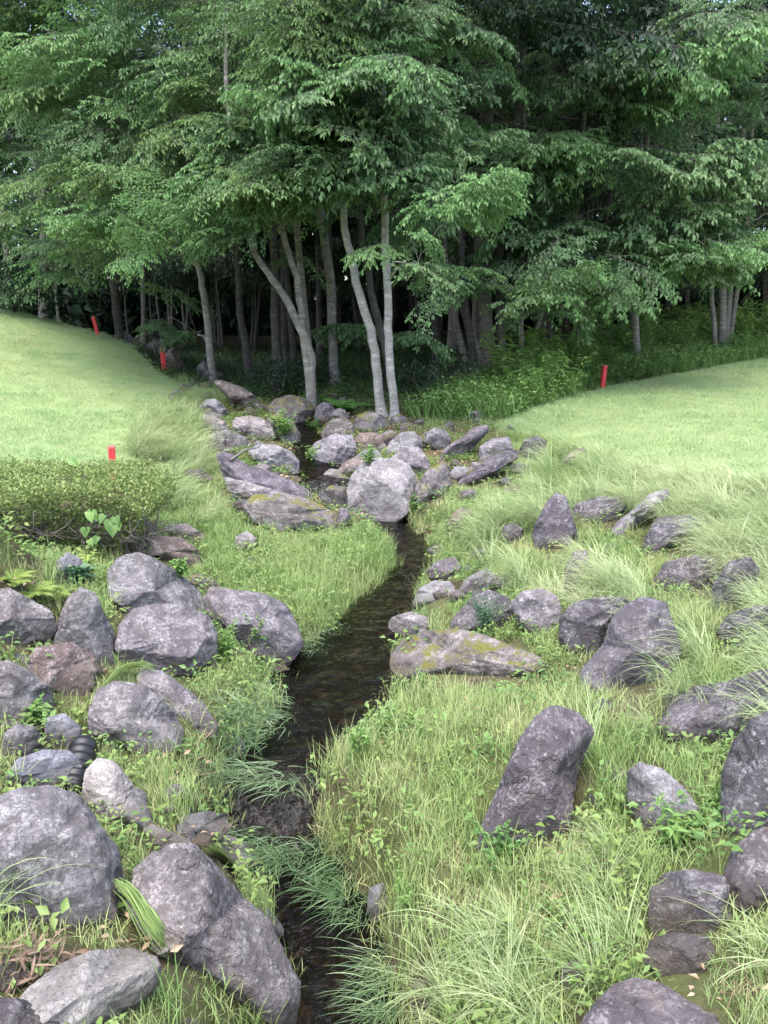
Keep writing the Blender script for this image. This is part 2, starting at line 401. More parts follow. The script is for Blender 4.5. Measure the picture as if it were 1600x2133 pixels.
# ------------------------------------------------------------------ water
m, n, out = mat('stream_water')
tc = N(n, 'ShaderNodeTexCoord'); mp = N(n, 'ShaderNodeMapping'); mp.inputs['Scale'].default_value = (1, .55, 1); n.links.new(tc.outputs['Object'], mp.inputs[0])
a = noi(n, mp.outputs[0], 7, 5, .62, 1.2); b = noi(n, mp.outputs[0], 26, 4, .6, .8)
h = math_(n, 'ADD', math_(n, 'MULTIPLY', a, 1.), math_(n, 'MULTIPLY', b, .4))
nb = bump(n, h, .8, .055)
gl = N(n, 'ShaderNodeBsdfGlossy', Roughness=.04); n.links.new(nb, gl.inputs['Normal'])
tp = N(n, 'ShaderNodeBsdfTransparent'); tp.inputs[0].default_value = (.30, .26, .20, 1)
fr = N(n, 'ShaderNodeFresnel'); fr.inputs['IOR'].default_value = 1.33; n.links.new(nb, fr.inputs['Normal'])
mx = N(n, 'ShaderNodeMixShader'); n.links.new(fr.outputs[0], mx.inputs[0]); n.links.new(tp.outputs[0], mx.inputs[1]); n.links.new(gl.outputs[0], mx.inputs[2])
fo = N(n, 'ShaderNodeBsdfDiffuse'); fo.inputs[0].default_value = (.7, .72, .75, 1)
fm = math_(n, 'MULTIPLY', attr(n, 'foam'), ramp(n, noi(n, mp.outputs[0], 30, 5, .75, 1.), [(.5, 0), (.62, 1)]))
m2 = N(n, 'ShaderNodeMixShader'); n.links.new(fm, m2.inputs[0]); n.links.new(mx.outputs[0], m2.inputs[1]); n.links.new(fo.outputs[0], m2.inputs[2])
n.links.new(m2.outputs[0], out.inputs[0])
WATER = m
pts = []
for s0, s1 in zip(STREAM[:-1], STREAM[1:]):
    kk = max(2, int(np.hypot(*(s1-s0)[:2])/.06))
    pts += [s0+(s1-s0)*j/kk for j in range(kk)]
pts = np.array(pts)
# soften the corners of the centre line
for _ in range(6): pts[1:-1] = pts[1:-1]*.5+(pts[:-2]+pts[2:])*.25
tg = np.gradient(pts[:, :2], axis=0); tg /= np.linalg.norm(tg, axis=1)[:, None]
nrm = np.stack([-tg[:, 1], tg[:, 0]], 1)
uu = np.linspace(-1, 1, 15)
V = np.zeros((len(pts), 15, 3))
V[..., :2] = pts[:, None, :2]+nrm[:, None, :]*(uu[None, :, None]*(pts[:, 3]+.22)[:, None, None])
_, zz, _h = stream_at(V[..., 0], V[..., 1]); V[..., 2] = zz
V[..., 2] += .012*fbm2(V[..., 0], V[..., 1], 6.)
slope = np.abs(np.gradient(pts[:, 2]))/np.maximum(np.linalg.norm(np.gradient(pts[:, :2], axis=0), axis=1), 1e-3)
foam = np.repeat((smooth(.22, .5, slope)*(pts[:, 1] > 9.5)*.8+smooth(.25, .5, slope)*(pts[:, 1] < 6)*.05)[:, None], 15, 1)
ii = np.arange(len(pts)*15).reshape(-1, 15)
Fw = np.stack([ii[:-1, :-1], ii[:-1, 1:], ii[1:, 1:], ii[1:, :-1]], -1).reshape(-1, 4)[:, ::-1]
me = bpy.data.meshes.new('stream_water'); me.from_pydata(V.reshape(-1, 3).tolist(), [], Fw.tolist())
me.polygons.foreach_set('use_smooth', [True]*len(Fw))
at = me.attributes.new('foam', 'FLOAT', 'POINT'); at.data.foreach_set('value', foam.ravel())
me.materials.append(m); me.update()
tag(link('stream_water', me), kind='structure')
# ------------------------------------------------------------------ boulders
def ico(sub):
    t = (1+5**.5)/2
    v = np.array([(-1,t,0),(1,t,0),(-1,-t,0),(1,-t,0),(0,-1,t),(0,1,t),(0,-1,-t),(0,1,-t),(t,0,-1),(t,0,1),(-t,0,-1),(-t,0,1)], float)
    f = np.array([(0,11,5),(0,5,1),(0,1,7),(0,7,10),(0,10,11),(1,5,9),(5,11,4),(11,10,2),(10,7,6),(7,1,8),(3,9,4),(3,4,2),(3,2,6),(3,6,8),(3,8,9),(4,9,5),(2,4,11),(6,2,10),(8,6,7),(9,8,1)])
    v /= np.linalg.norm(v[0])
    for _ in range(sub):
        e = np.sort(np.concatenate([f[:, [0, 1]], f[:, [1, 2]], f[:, [2, 0]]]), 1)
        u, inv = np.unique(e, axis=0, return_inverse=True); inv = inv.reshape(-1)
        mid = v[u[:, 0]]+v[u[:, 1]]; mid /= np.linalg.norm(mid, axis=1)[:, None]
        m_ = inv.reshape(3, -1).T+len(v); v = np.concatenate([v, mid])
        f = np.concatenate([np.stack([f[:, 0], m_[:, 0], m_[:, 2]], 1), np.stack([f[:, 1], m_[:, 1], m_[:, 0]], 1), np.stack([f[:, 2], m_[:, 2], m_[:, 1]], 1), m_])
    return v, f
ICO = {k: ico(k) for k in (3, 4, 5)}
ROCKS, ROCKPX, CARVE = [], [], []      # centre xy, half extents, for keeping grass out
BVH_V, BVH_F, _bn = [], [], 0
CREST = {'small dark stone at the lawn crest beside the farthest red stake': 21.6, 'dark round boulder above the upper left stake': 20.0, 'brown stone behind the second red stake from the wood': 19.7, 'dark boulder at the foot of the slender grey trunk': 18.7}
NB = 96
PHI = (np.arange(NB)+.5)/NB*2*math.pi-math.pi
def circ_smooth(a, s):
    k = np.exp(-.5*(np.arange(-8, 9)/s)**2); k /= k.sum()
    return np.convolve(np.concatenate([a[-8:], a, a[:8]]), k, 'valid')
def rock(tone, label, pg, dep=.85, sub=None, name='boulder', sink=.14, facets=13, seed=None):
    global _bn
    pg = poly(pg); r_ = np.random.default_rng(len(ROCKS)*7+3 if seed is None else seed)
    x, y = pg[:, 0], pg[:, 1]; x2, y2 = np.roll(x, -1), np.roll(y, -1); cr = x*y2-x2*y; A = cr.sum()/2
    ctr = np.array([((x+x2)*cr).sum(), ((y+y2)*cr).sum()])/(6*A)
    pg = ctr+(pg-ctr)*1.06; x, y = pg[:, 0], pg[:, 1]
    W_, H_ = np.ptp(x)/2, np.ptp(y)/2
    ylo = y.max(); xlo = (x[y > ylo-.15*2*H_]).mean()
    # follow the ground along the lower outline, so that a long stone lies on its slope
    lowp = [(xx, yy) for p0, p1 in zip(pg, np.roll(pg, -1, 0)) for xx, yy in (p0, (p0+p1)/2) if yy > ctr[1]+.1*H_]
    hits = np.array([(xx, ground_hit(np.clip(xx, -300, 1900), min(yy-.03*H_, 2240))[1]) for xx, yy in lowp])
    A_ = np.stack([np.ones(len(hits)), (hits[:, 0]-ctr[0])/FPX], 1); wt = np.diag([1e-6, .004])
    c0 = H_*np.median(hits[:, 1])/FPX
    co = np.linalg.solve(A_.T@A_+wt, A_.T@hits[:, 1]); t0 = co[0]-.3*np.std(hits[:, 1]-A_@co)-.10*c0; skew = np.clip(co[1]/t0, -1.1, 1.1)
    if label in CREST: t0, skew = CREST[label], 0
    a, c = W_*t0/FPX, H_*t0/FPX
    a, c = W_*t0/FPX, H_*t0/FPX
    b = dep*min(a, 1.5*c)*.6+dep*.4*c
    tc_ = t0+.55*b
    if sub is None: sub = 5 if W_ > 48 else (4 if W_ > 14 else 3)
    v, f = ICO[sub]; v = v.copy()
    v = np.sign(v)*np.abs(v)**.9
    for _ in range(facets):
        nn = r_.normal(size=3); nn /= np.linalg.norm(nn); o_ = r_.uniform(.55, .86)
        d = v@nn-o_; v -= nn*np.where(d > 0, d*.92, 0)[:, None]
    so = r_.random(3)*20
    v *= (1+.14*fbm(v*1.3+so, 3)-.05*np.abs(fbm(v*2.6+so+5, 3))+.05*fbm(v*5.5+so, 3)+.024*fbm(v*14+so, 3))[:, None]
    cen = np.array([0, 0, CAMZ])+ray(*ctr)*tc_
    ca = r_.uniform(-.5, .5)
    P = np.stack([v[:, 0]*a, v[:, 1]*b, v[:, 2]*c], 1)
    P = np.stack([P[:, 0]*math.cos(ca)-P[:, 1]*math.sin(ca), P[:, 0]*math.sin(ca)+P[:, 1]*math.cos(ca), P[:, 2]], 1)+cen
    # let the lower outline run a little into the ground
    q = pg.copy(); k = smooth(ctr[1], ylo, q[:, 1]); q[:, 1] += k*sink*2*H_
    dirs = np.stack([np.cos(PHI), np.sin(PHI)], 1); tgt = np.zeros(NB)
    for p0, p1 in zip(q-ctr, np.roll(q, -1, 0)-ctr):
        e = p1-p0; den = dirs[:, 0]*e[1]-dirs[:, 1]*e[0]; den = np.where(abs(den) < 1e-9, 1e-9, den)
        rr = (p0[0]*e[1]-p0[1]*e[0])/den; ss = (p0[0]*dirs[:, 1]-p0[1]*dirs[:, 0])/den
        tgt = np.where((ss >= 0) & (ss <= 1) & (rr > tgt), rr, tgt)
    tgt = np.where(tgt <= 0, min(W_, H_), tgt); tgt = circ_smooth(tgt, .7); P += np.array([0, cp, -sp_])*(skew*P[:, :1]-skew*cen[0])
    for it in range(7):
        px, py, dd = proj(P); rel = np.stack([px, py], 1)-ctr
        ph = np.arctan2(rel[:, 1], rel[:, 0]); rr = np.hypot(rel[:, 0], rel[:, 1])
        bi = np.clip(((ph+math.pi)/(2*math.pi)*NB).astype(int), 0, NB-1)
        sil = np.zeros(NB); np.maximum.at(sil, bi, rr)
        z_ = sil <= 0
        if z_.any(): sil[z_] = np.interp(PHI[z_], PHI[~z_], sil[~z_], period=2*math.pi)
        fac = circ_smooth(tgt/np.maximum(sil, 1e-3), .7)
        g = np.interp(ph, PHI, fac, period=2*math.pi)
        # keep the middle of the stone less stretched than its outline
        nx_, ny_ = ctr[0]+rel[:, 0]*g, ctr[1]+rel[:, 1]*g
        dirx = (nx_-800)/FPX; diry = (1066.5-ny_)/FPX
        D = np.stack([dirx, cp+diry*sp_, -sp_+diry*cp], 1)
        P = np.array([0, 0, CAMZ])+D*dd[:, None]
    # small relief back on
    P += (v/np.linalg.norm(v, axis=1)[:, None])*(.02*min(a, c)*fbm(v*20+so, 2))[:, None]
    lo = P[:, 2].min(); org = np.array([P[:, 0].mean(), P[:, 1].mean(), lo])
    me = bpy.data.meshes.new(name); me.from_pydata((P-org).tolist(), [], f.tolist())
    me.polygons.foreach_set('use_smooth', [True]*len(f)); me.materials.append(ROCKM[tone]); me.update()
    o = link(name, me, loc=org); tag(o, label, 'rock' if name == 'boulder' else 'stone', 'boulders along the stream banks')
    fp = P[P[:, 2] < height(P[:, 0], P[:, 1])+.10]
    if len(fp) < 20: fp = P
    ROCKS.append((fp[:, 0].mean(), fp[:, 1].mean(), max(np.ptp(fp[:, 0])/2, .05), max(np.ptp(fp[:, 1])/2, .05), P[:, 2].max()))
    ROCKPX.append((ctr[0], ctr[1], W_, H_, tc_+.2)); label in CREST or CARVE.append((pg, tc_, skew*tc_/FPX, ctr[0]))
    if sub == 5: vv, ff = ICO[3]; kk = len(vv)
    else: kk = len(P)
    # coarse copy for laying plants on stones
    vv = P[:len(ICO[3][0])]; BVH_V.extend(vv.tolist()); BVH_F.extend((ICO[3][1]+_bn).tolist()); _bn += len(vv)
    return o

for row in [
 # far left bank, top of the lawn
 ('d', 'small dark stone at the lawn crest beside the farthest red stake', '238,722 246,700 260,690 274,700 280,722 262,734'),
 ('d', 'dark round boulder above the upper left stake', '300,745 306,720 325,708 344,714 352,738 345,768 310,768'),
 ('r', 'brown stone behind the second red stake from the wood', '340,765 346,735 360,725 375,738 384,762 375,785 348,782'),
 ('d', 'dark boulder at the foot of the slender grey trunk', '404,795 411,765 425,751 440,760 450,785 440,806 412,804'),
 ('r', 'large red-brown boulder under leaf litter at the dark wood edge', '446,800 455,792 475,796 505,808 532,826 551,846 554,864 536,870 505,853 470,823'),
 ('b', 'small blue-grey stone in the litter slope above the bank', '403,824 410,811 420,811 426,822 416,830'),
 ('g', 'grey boulder with a notch left of the red-brown boulder', '422,846 430,833 448,831 462,840 473,855 463,874 442,872 430,862'),
 ('p', 'low pinkish stone below the notched grey boulder', '418,878 425,864 448,868 470,879 470,896 440,908 424,898'),
 ('p', 'broad rounded boulder beside the leafy mossy rock, upper left bank', '485,880 495,870 520,867 546,872 566,886 576,906 566,921 530,924 500,906 487,892'),
 ('d', 'dark stone wedged between two round boulders of the upper left bank', '466,920 474,907 492,903 512,911 524,930 516,944 482,942'),
 ('g', 'two-toned grey boulder at the mouth of the little waterfall', '519,940 540,925 575,928 606,941 622,960 622,986 600,994 575,986 545,967 525,954'),
 ('k', 'dark mossy rock covered in seedlings left of the waterfall', '556,872 580,862 610,880 626,905 622,940 595,930 575,912'),
 ('k', 'big shadowed rock overgrown with leaves behind the fern', '558,850 575,832 605,824 635,830 653,852 646,890 600,893 570,872'),
 ('q', 'purple upright boulder under the fern', '656,868 660,848 675,838 691,842 699,862 690,884 666,888'),
 ('m', 'moss-streaked boulder in front of the purple upright one', '674,898 688,878 715,868 735,885 740,912 705,920 682,910'),
 ('g', 'large rounded boulder right of the waterfall', '640,945 658,922 698,905 733,908 741,935 727,965 700,977 665,972 645,958'),
 ('r', 'brownish boulder behind the large rounded one, wood side', '738,920 748,904 770,901 794,906 801,925 786,942 755,943'),
 ('m', 'mossy boulder at the foot of the twin white trunks', '733,892 745,866 768,857 798,866 808,890 790,903 755,902'),
 ('m', 'half-buried mossy stone right of the twin trunks', '806,885 816,868 832,862 846,872 842,886 822,892'),
 ('p', 'squarish pink stone between mossy and grey boulders', '790,918 796,904 812,896 826,902 828,918 812,927'),
 ('p', 'fist-like small stone tucked above the white boulder', '785,938 790,928 800,924 809,932 806,942 794,944'),
 ('g', 'grey boulder with a pale top standing behind the white boulder', '803,945 812,922 836,902 858,900 876,912 880,938 855,952 820,956'),
 ('p', 'smooth purple stone under the litter patch', '879,920 886,902 905,892 926,896 939,914 932,932 905,944 885,938'),
 ('q', 'long purple boulder rising into the right lawn edge', '911,955 930,930 960,913 985,891 1014,885 1018,900 986,932 955,957 932,968 915,964'),
 ('p', 'tall brownish boulder leaning on the right of the white boulder', '812,958 842,930 872,932 893,960 898,985 880,1000 866,988 838,972'),
 ('g', 'rounded grey boulder peeping out behind the left of the white boulder', '734,1000 742,975 765,958 795,953 806,970 780,1005 750,1012'),
 ('w', 'big whitish boulder standing in the pool', '718,1064 722,1030 735,992 755,968 785,959 826,958 850,970 866,1000 869,1028 852,1056 820,1077 780,1083 740,1080', .8),
 ('m', 'flat mossy stone by the upper pool left of the white boulder', '668,992 688,977 718,980 735,995 722,1018 690,1012'),
 ('k', 'dark wet mossy stone below the flat mossy one at the pool', '664,1030 690,1012 720,1015 724,1050 712,1075 690,1068 675,1048'),
 ('m', 'dark mottled boulder right of the white boulder', '854,1052 868,1012 894,976 922,965 936,985 936,1012 915,1037 885,1060 864,1062'),
 ('w', 'small whitish stone beside the mottled boulder', '934,990 948,973 972,972 981,985 962,1002 940,1008'),
 ('g', 'grey boulder with a pale front face at the right lawn edge', '998,957 1000,931 1024,915 1058,911 1068,934 1042,952 1015,970 1003,972'),
 ('q', 'long sloping purple slab below the pale-fronted boulder', '938,1018 955,996 990,980 1012,960 1050,940 1076,937 1078,955 1060,972 1010,1003 975,1018'),
 ('d', 'dark stump-shaped stone in grass right of the sloping slab', '1079,942 1094,916 1119,909 1139,918 1136,942 1115,961 1090,957'),
 ('r', 'brown stone half sunk in long grass by the right lawn', '1162,966 1188,942 1215,932 1223,945 1202,963 1175,976'),
 ('g', 'low pale stone in the grass below the stump-shaped stone', '1053,980 1078,965 1100,969 1112,985 1075,994'),
 # left slabs
 ('q', 'long low rough slab along the left bank of the upper stream', '453,950 480,940 518,970 560,982 612,1003 650,1022 652,1046 620,1053 570,1036 530,1034 508,1046 488,1022 466,985', .7),
 ('p', 'rough middle slab between the long low slab and the huge flat slab', '466,992 500,1000 560,1018 622,1034 640,1052 580,1062 520,1056 484,1034', .7),
 ('q', 'dark jutting stone at the left end of the huge flat slab', '486,1052 500,1040 524,1044 536,1064 526,1082 500,1078'),
 ('r', 'reddish slanting stone between the large rounded boulder and the white one', '698,988 714,966 744,950 762,960 752,986 722,1002'),
 ('b', 'flat bluish stone wedged behind the white boulder', '742,950 758,938 784,937 797,950 778,964 752,964'),
 ('p', 'small dark stone against the sloping slab by the small whitish one', '974,980 984,963 1000,964 1008,980 992,992'),
 ('r', 'brown stone in long grass right of the pool', '930,1096 944,1068 965,1058 984,1066 981,1094 956,1104'),
 ('p', 'pinkish stone at the upper left end of the long rough slab', '430,930 436,906 452,900 470,914 473,938 452,948'),
 ('g', 'grey stone showing through bright grass left of the spit', '484,1144 491,1118 515,1107 534,1122 530,1146 506,1154'),
 ('w', 'tiny pale stone in the straw of the grassy spit', '508,1180 512,1164 522,1159 534,1168 532,1182 520,1188'),
 ('d', 'dark stone half under the right end of the huge flat slab', '700,1085 708,1060 722,1058 730,1080 722,1102 706,1104'),
 ('d', 'dark stone low in the grass left of the pointed purple boulder', '1040,1120 1050,1096 1072,1090 1090,1102 1088,1124 1062,1132'),
 ('p', 'rounded stone in grass between the pinkish and ridge-backed stones', '1020,1225 1030,1202 1055,1196 1072,1210 1068,1232 1042,1238'),
 ('m', 'huge flat slab with moss streaks pointing at the pool', '508,1055 532,1031 580,1030 640,1040 690,1064 718,1085 723,1104 690,1108 640,1112 580,1100 530,1085', .8),
 ('d', 'dark grey stone in bright grass at the hedge end', '374,992 390,980 415,978 440,990 444,1004 412,1008 380,1004'),
 ('n', 'flat brown stone at the water below the two-toned boulder', '588,1000 600,990 622,992 628,1002 610,1008'),
 # right bank, middle
 ('q', 'pointed purple boulder standing like a shark fin in the grass', '1102,1135 1115,1096 1140,1046 1156,1030 1178,1035 1190,1075 1203,1112 1196,1138 1150,1148 1112,1146', .8),
 ('d', 'dark block with a brown flat top right of the pointed boulder', '1189,1068 1205,1048 1250,1035 1296,1035 1310,1056 1292,1082 1240,1094 1205,1087'),
 ('g', 'narrow grey slab leaning uphill right of the dark block', '1258,1118 1285,1086 1320,1061 1350,1031 1386,1020 1394,1035 1371,1062 1332,1088 1302,1114 1275,1134'),
 ('d', 'dark flat-topped boulder below the narrow slab', '1333,1150 1350,1111 1370,1080 1420,1073 1472,1078 1484,1102 1442,1124 1390,1140 1352,1160'),
 ('q', 'purple stone at the right waterline opposite the grassy spit', '890,1190 908,1171 945,1160 962,1180 948,1208 915,1216 897,1204'),
 ('w', 'white stone lying at the right waterline', '856,1258 874,1226 905,1210 935,1212 946,1225 927,1248 895,1260 868,1265'),
 ('p', 'pinkish stone in grass above the white waterline stone', '948,1240 970,1206 1010,1185 1032,1200 1028,1228 985,1240 960,1248'),
 ('p', 'round stone standing in the water beside the mossy slab', '802,1310 818,1286 855,1275 886,1285 898,1306 881,1328 840,1334 809,1326'),
 ('d', 'dark ridge-backed boulder behind the dark green sedge', '918,1316 950,1281 984,1246 1015,1230 1056,1245 1072,1266 1062,1294 1010,1306 955,1320'),
 ('g', 'greyish boulder right of the ridge-backed boulder', '1066,1256 1090,1233 1130,1228 1160,1244 1173,1286 1150,1316 1110,1316 1080,1295'),
 ('m', 'broad moss-topped slab reaching into the stream', '818,1410 820,1362 850,1326 900,1314 960,1314 1010,1325 1060,1345 1110,1360 1146,1380 1110,1402 1020,1408 930,1402 850,1416', .8),
 ('d', 'squat dark boulder left of the big double-humped one', '1167,1325 1169,1286 1195,1256 1250,1245 1302,1245 1312,1270 1272,1304 1256,1350 1220,1370 1180,1356'),
 ('q', 'big double-humped purple boulder on the right bank', '1203,1440 1214,1386 1259,1341 1275,1291 1305,1260 1340,1248 1386,1260 1402,1310 1417,1350 1402,1394 1340,1424 1270,1440 1230,1450', .85),
 ('d', 'dark rounded stone behind drooping grass, centre right', '1174,1238 1177,1186 1195,1150 1221,1148 1232,1180 1216,1224 1190,1246'),
 ('d', 'dark boulder veiled by grass under the flat-topped one', '1360,1212 1388,1171 1450,1158 1502,1165 1512,1190 1472,1224 1400,1236 1366,1224'),
 ('d', 'black overhanging rock in the grass near the right margin', '1473,1268 1489,1212 1519,1171 1561,1162 1582,1190 1562,1234 1510,1276 1484,1280'),
 ('d', 'brown-faced round boulder below the overhanging rock', '1493,1316 1519,1281 1570,1265 1612,1262 1622,1312 1580,1350 1530,1356 1500,1340'),
 ('d', 'wide dark slab under pale drooping grass on the right', '1368,1506 1398,1461 1450,1430 1510,1424 1570,1400 1625,1394 1626,1464 1562,1526 1480,1552 1400,1538', .8),
 ('q', 'tall grey pyramid boulder on the right-hand mound', '986,1760 1008,1690 1050,1620 1084,1540 1119,1490 1150,1475 1200,1490 1237,1530 1206,1592 1192,1650 1188,1700 1120,1730 1060,1732 1018,1765', .8),
 ('d', 'massive dark speckled boulder on the right margin', '1503,1696 1508,1610 1529,1550 1569,1500 1625,1478 1680,1560 1670,1700 1600,1735 1560,1735 1520,1716', .8),
 ('g', 'grey boulder with lichen tufts left of the massive dark one', '1308,1668 1309,1610 1335,1590 1380,1605 1421,1640 1457,1682 1446,1726 1390,1732 1330,1708'),
 ('d', 'dark round boulder at lower right among the tall grass', '1353,1910 1358,1850 1389,1820 1440,1814 1500,1825 1532,1850 1522,1905 1480,1936 1410,1946 1368,1938'),
 ('d', 'dark boulder topped with yellow moss under the massive one', '1503,1838 1529,1770 1569,1735 1625,1719 1690,1770 1680,1870 1600,1890 1560,1888 1518,1868', .8),
 ('d', 'low dark rock at the base of the lower right round boulder', '1342,1998 1358,1956 1400,1944 1472,1950 1494,1990 1450,2026 1380,2022'),
 ('g', 'small half-hidden stone in the grass of the lower right', '1168,2036 1179,2006 1215,1997 1252,2005 1263,2032 1230,2054 1185,2054'),
 ('q', 'large grey boulder cut by the bottom edge at right', '1200,2150 1238,2096 1279,2056 1320,2040 1371,2050 1431,2085 1482,2110 1510,2160 1400,2210 1260,2200', .8),
 ('r', 'tan wet stone at the right waterline near the bottom', '856,2090 864,2046 895,2034 906,2070 886,2096'),
 ('g', 'pale square stone by the tan wet stone', '893,2086 909,2050 931,2050 937,2088 915,2096'),
 ('b', 'slate-grey stone in the bank opposite the drooping grass', '764,1896 769,1850 800,1839 807,1890 780,1916'),
 ('r', 'tan stone at the waterline under the slate-grey one', '757,1936 774,1910 791,1914 787,1946'),
 # left bank, middle and near
 ('g', 'grey stone with a dark hole at the hedge foot', '250,1116 264,1086 300,1081 327,1100 322,1120 280,1124'),
 ('g', 'flat grey stone in grass right of the hedge foot', '333,1110 354,1092 390,1092 427,1115 421,1134 380,1130'),
 ('r', 'reddish-brown rounded boulder behind the big wedge', '253,1164 275,1140 328,1118 375,1120 411,1145 416,1166 400,1182 370,1178 330,1156 290,1160'),
 ('w', 'jagged white stone behind the bluish leaves', '114,1206 119,1170 140,1151 166,1164 187,1195 187,1214 150,1218 124,1215'),
 ('p', 'big pale-ridged wedge boulder left of the grassy spit', '231,1250 228,1190 250,1165 290,1152 330,1170 371,1195 412,1230 437,1270 428,1300 370,1292 310,1276 285,1280 250,1275', .85),
 ('m', 'small mossy stone behind the smooth oval boulder', '383,1205 408,1194 440,1204 462,1222 442,1240 410,1230'),
 ('p', 'big smooth boulder sloping down to the left waterline', '428,1250 444,1222 490,1231 550,1239 592,1260 616,1300 628,1332 601,1360 560,1376 530,1372 498,1338 460,1308 434,1284', .85),
 ('p', 'large round blotchy boulder with orange lichen', '243,1345 254,1300 284,1270 330,1261 390,1264 431,1285 448,1320 446,1370 420,1403 370,1409 310,1399 264,1378', .9),
 ('p', 'leaning triangular grey boulder left of the round blotchy one', '106,1330 128,1282 144,1246 170,1227 201,1240 216,1280 237,1320 242,1366 210,1394 160,1360 118,1350'),
 ('p', 'flat-topped boulder at the left margin by the yellow fern', '-60,1300 -30,1232 20,1227 60,1249 101,1270 117,1300 95,1330 50,1342 0,1338', .8),
 ('r', 'pale brown boulder behind arching grass, left bank', '43,1390 80,1350 150,1339 196,1370 212,1397 186,1438 150,1448 90,1424 53,1408'),
 ('p', 'dark-spotted boulder at the left margin below the flat-topped one', '-70,1460 -30,1385 20,1379 61,1400 102,1430 112,1472 90,1508 40,1520 -20,1520', .8),
 ('p', 'egg-shaped speckled boulder half covered by arching grass', '187,1490 204,1440 245,1421 302,1430 342,1465 377,1510 378,1550 340,1568 280,1564 218,1553 192,1528', .9),
 ('p', 'smooth sloping boulder right of the egg-shaped one', '283,1420 300,1394 341,1399 381,1430 421,1460 454,1500 442,1520 400,1506 358,1486 318,1450'),
 ('b', 'small bluish stone between dark-spotted and egg-shaped boulders', '92,1538 99,1496 135,1487 167,1515 174,1550 140,1562 104,1556'),
 ('p', 'small rounded purple stone above the flat bluish block', '2,1578 9,1530 35,1509 71,1515 92,1546 76,1580 35,1592'),
 ('r', 'brown angular stone right of the flat bluish block', '133,1566 150,1545 191,1560 202,1582 191,1600 160,1595'),
 ('b', 'flat bluish-grey block lying over the black drain pipe', '6,1626 39,1581 90,1564 140,1564 169,1585 166,1626 135,1652 80,1648 18,1645', .95),
 ('l', 'pale cream wedge stone right of the drain pipe', '170,1678 179,1610 205,1581 241,1590 272,1630 302,1670 328,1710 322,1730 280,1727 230,1712 188,1697'),
 ('l', 'low cream stone at the tip of the cream wedge', '298,1730 318,1717 360,1734 398,1750 382,1780 345,1776 318,1755'),
 ('w', 'whitish flat stone above the cream block by the cascade', '368,1732 379,1700 430,1691 466,1695 477,1722 461,1746 420,1747 388,1750'),
 ('n', 'brown stained stone between the whitish stone and cream block', '398,1760 414,1735 441,1742 446,1778 424,1780'),
 ('l', 'cream block at the foot of the grassy cascade', '443,1752 470,1737 511,1757 534,1785 532,1814 516,1838 494,1826 463,1796 445,1782'),
 ('p', 'big lichen-spotted boulder at the lower left margin', '-60,1880 -60,1720 0,1664 50,1647 110,1644 167,1664 202,1720 242,1770 250,1835 232,1900 150,1922 50,1915', .85),
 ('p', 'huge lichen-spotted wedge boulder sloping to the stream', '272,1880 284,1820 320,1785 365,1764 411,1764 452,1810 502,1870 552,1910 592,1980 622,2020 613,2076 580,2100 540,2090 520,2060 460,2040 390,2014 350,1998 308,1946 278,1910', .7, 5, 'boulder', .14, 5, 21),
 ('b', 'wet blue-grey stone at the waterline beside the huge wedge', '523,1896 556,1889 582,1920 598,1946 566,1960 543,1934'),
 ('n', 'tan wet stone under the foot of the huge wedge', '523,2086 540,2055 592,2054 608,2082 592,2112 545,2108'),
 ('l', 'pale lichen-whitened boulder at the bottom left', '10,2140 58,2062 119,2015 190,1984 261,1977 317,1990 330,2021 317,2064 282,2096 200,2128 140,2160 60,2180', .85),
 ('d', 'dark rock below the pale boulder at the bottom left corner', '-60,2115 -5,2080 50,2085 112,2110 133,2165 60,2200 -40,2200'),
 ('r', 'pink sliver of stone at the bottom edge by the stream grass', '368,2146 384,2119 411,2124 424,2150 392,2156'),
 ('d', 'dark stone beside the dead leaf heap', '-40,2030 8,1995 50,2000 62,2032 30,2056 -15,2056'),
]:
    rock(*row)
for row in [
 ('b', 'grey stone breaking the water surface in mid stream', '718,1454 734,1436 765,1437 772,1452 745,1462'),
 ('n', 'dark wet stone at the top of the cascade', '586,1566 599,1544 640,1542 662,1556 632,1570'),
 ('n', 'wet brown stone among the water grass at the cascade left', '452,1640 462,1626 478,1628 484,1645 468,1652'),
 ('n', 'black wet stone in the middle of the cascade', '556,1640 570,1620 600,1622 612,1645 585,1656'),
 ('n', 'black wet stone low in the cascade by the cream block', '488,1700 500,1684 522,1688 530,1706 508,1716'),
 ('d', 'small grey stone poking from grass on the mid stream bank', '748,1500 756,1484 774,1480 784,1494 778,1508'),
 ('d', 'wet stone under the waterline of the sloping boulder', '552,1400 562,1384 590,1382 606,1396 585,1408'),
]:
    rock(*row, .9, 4, 'stone')
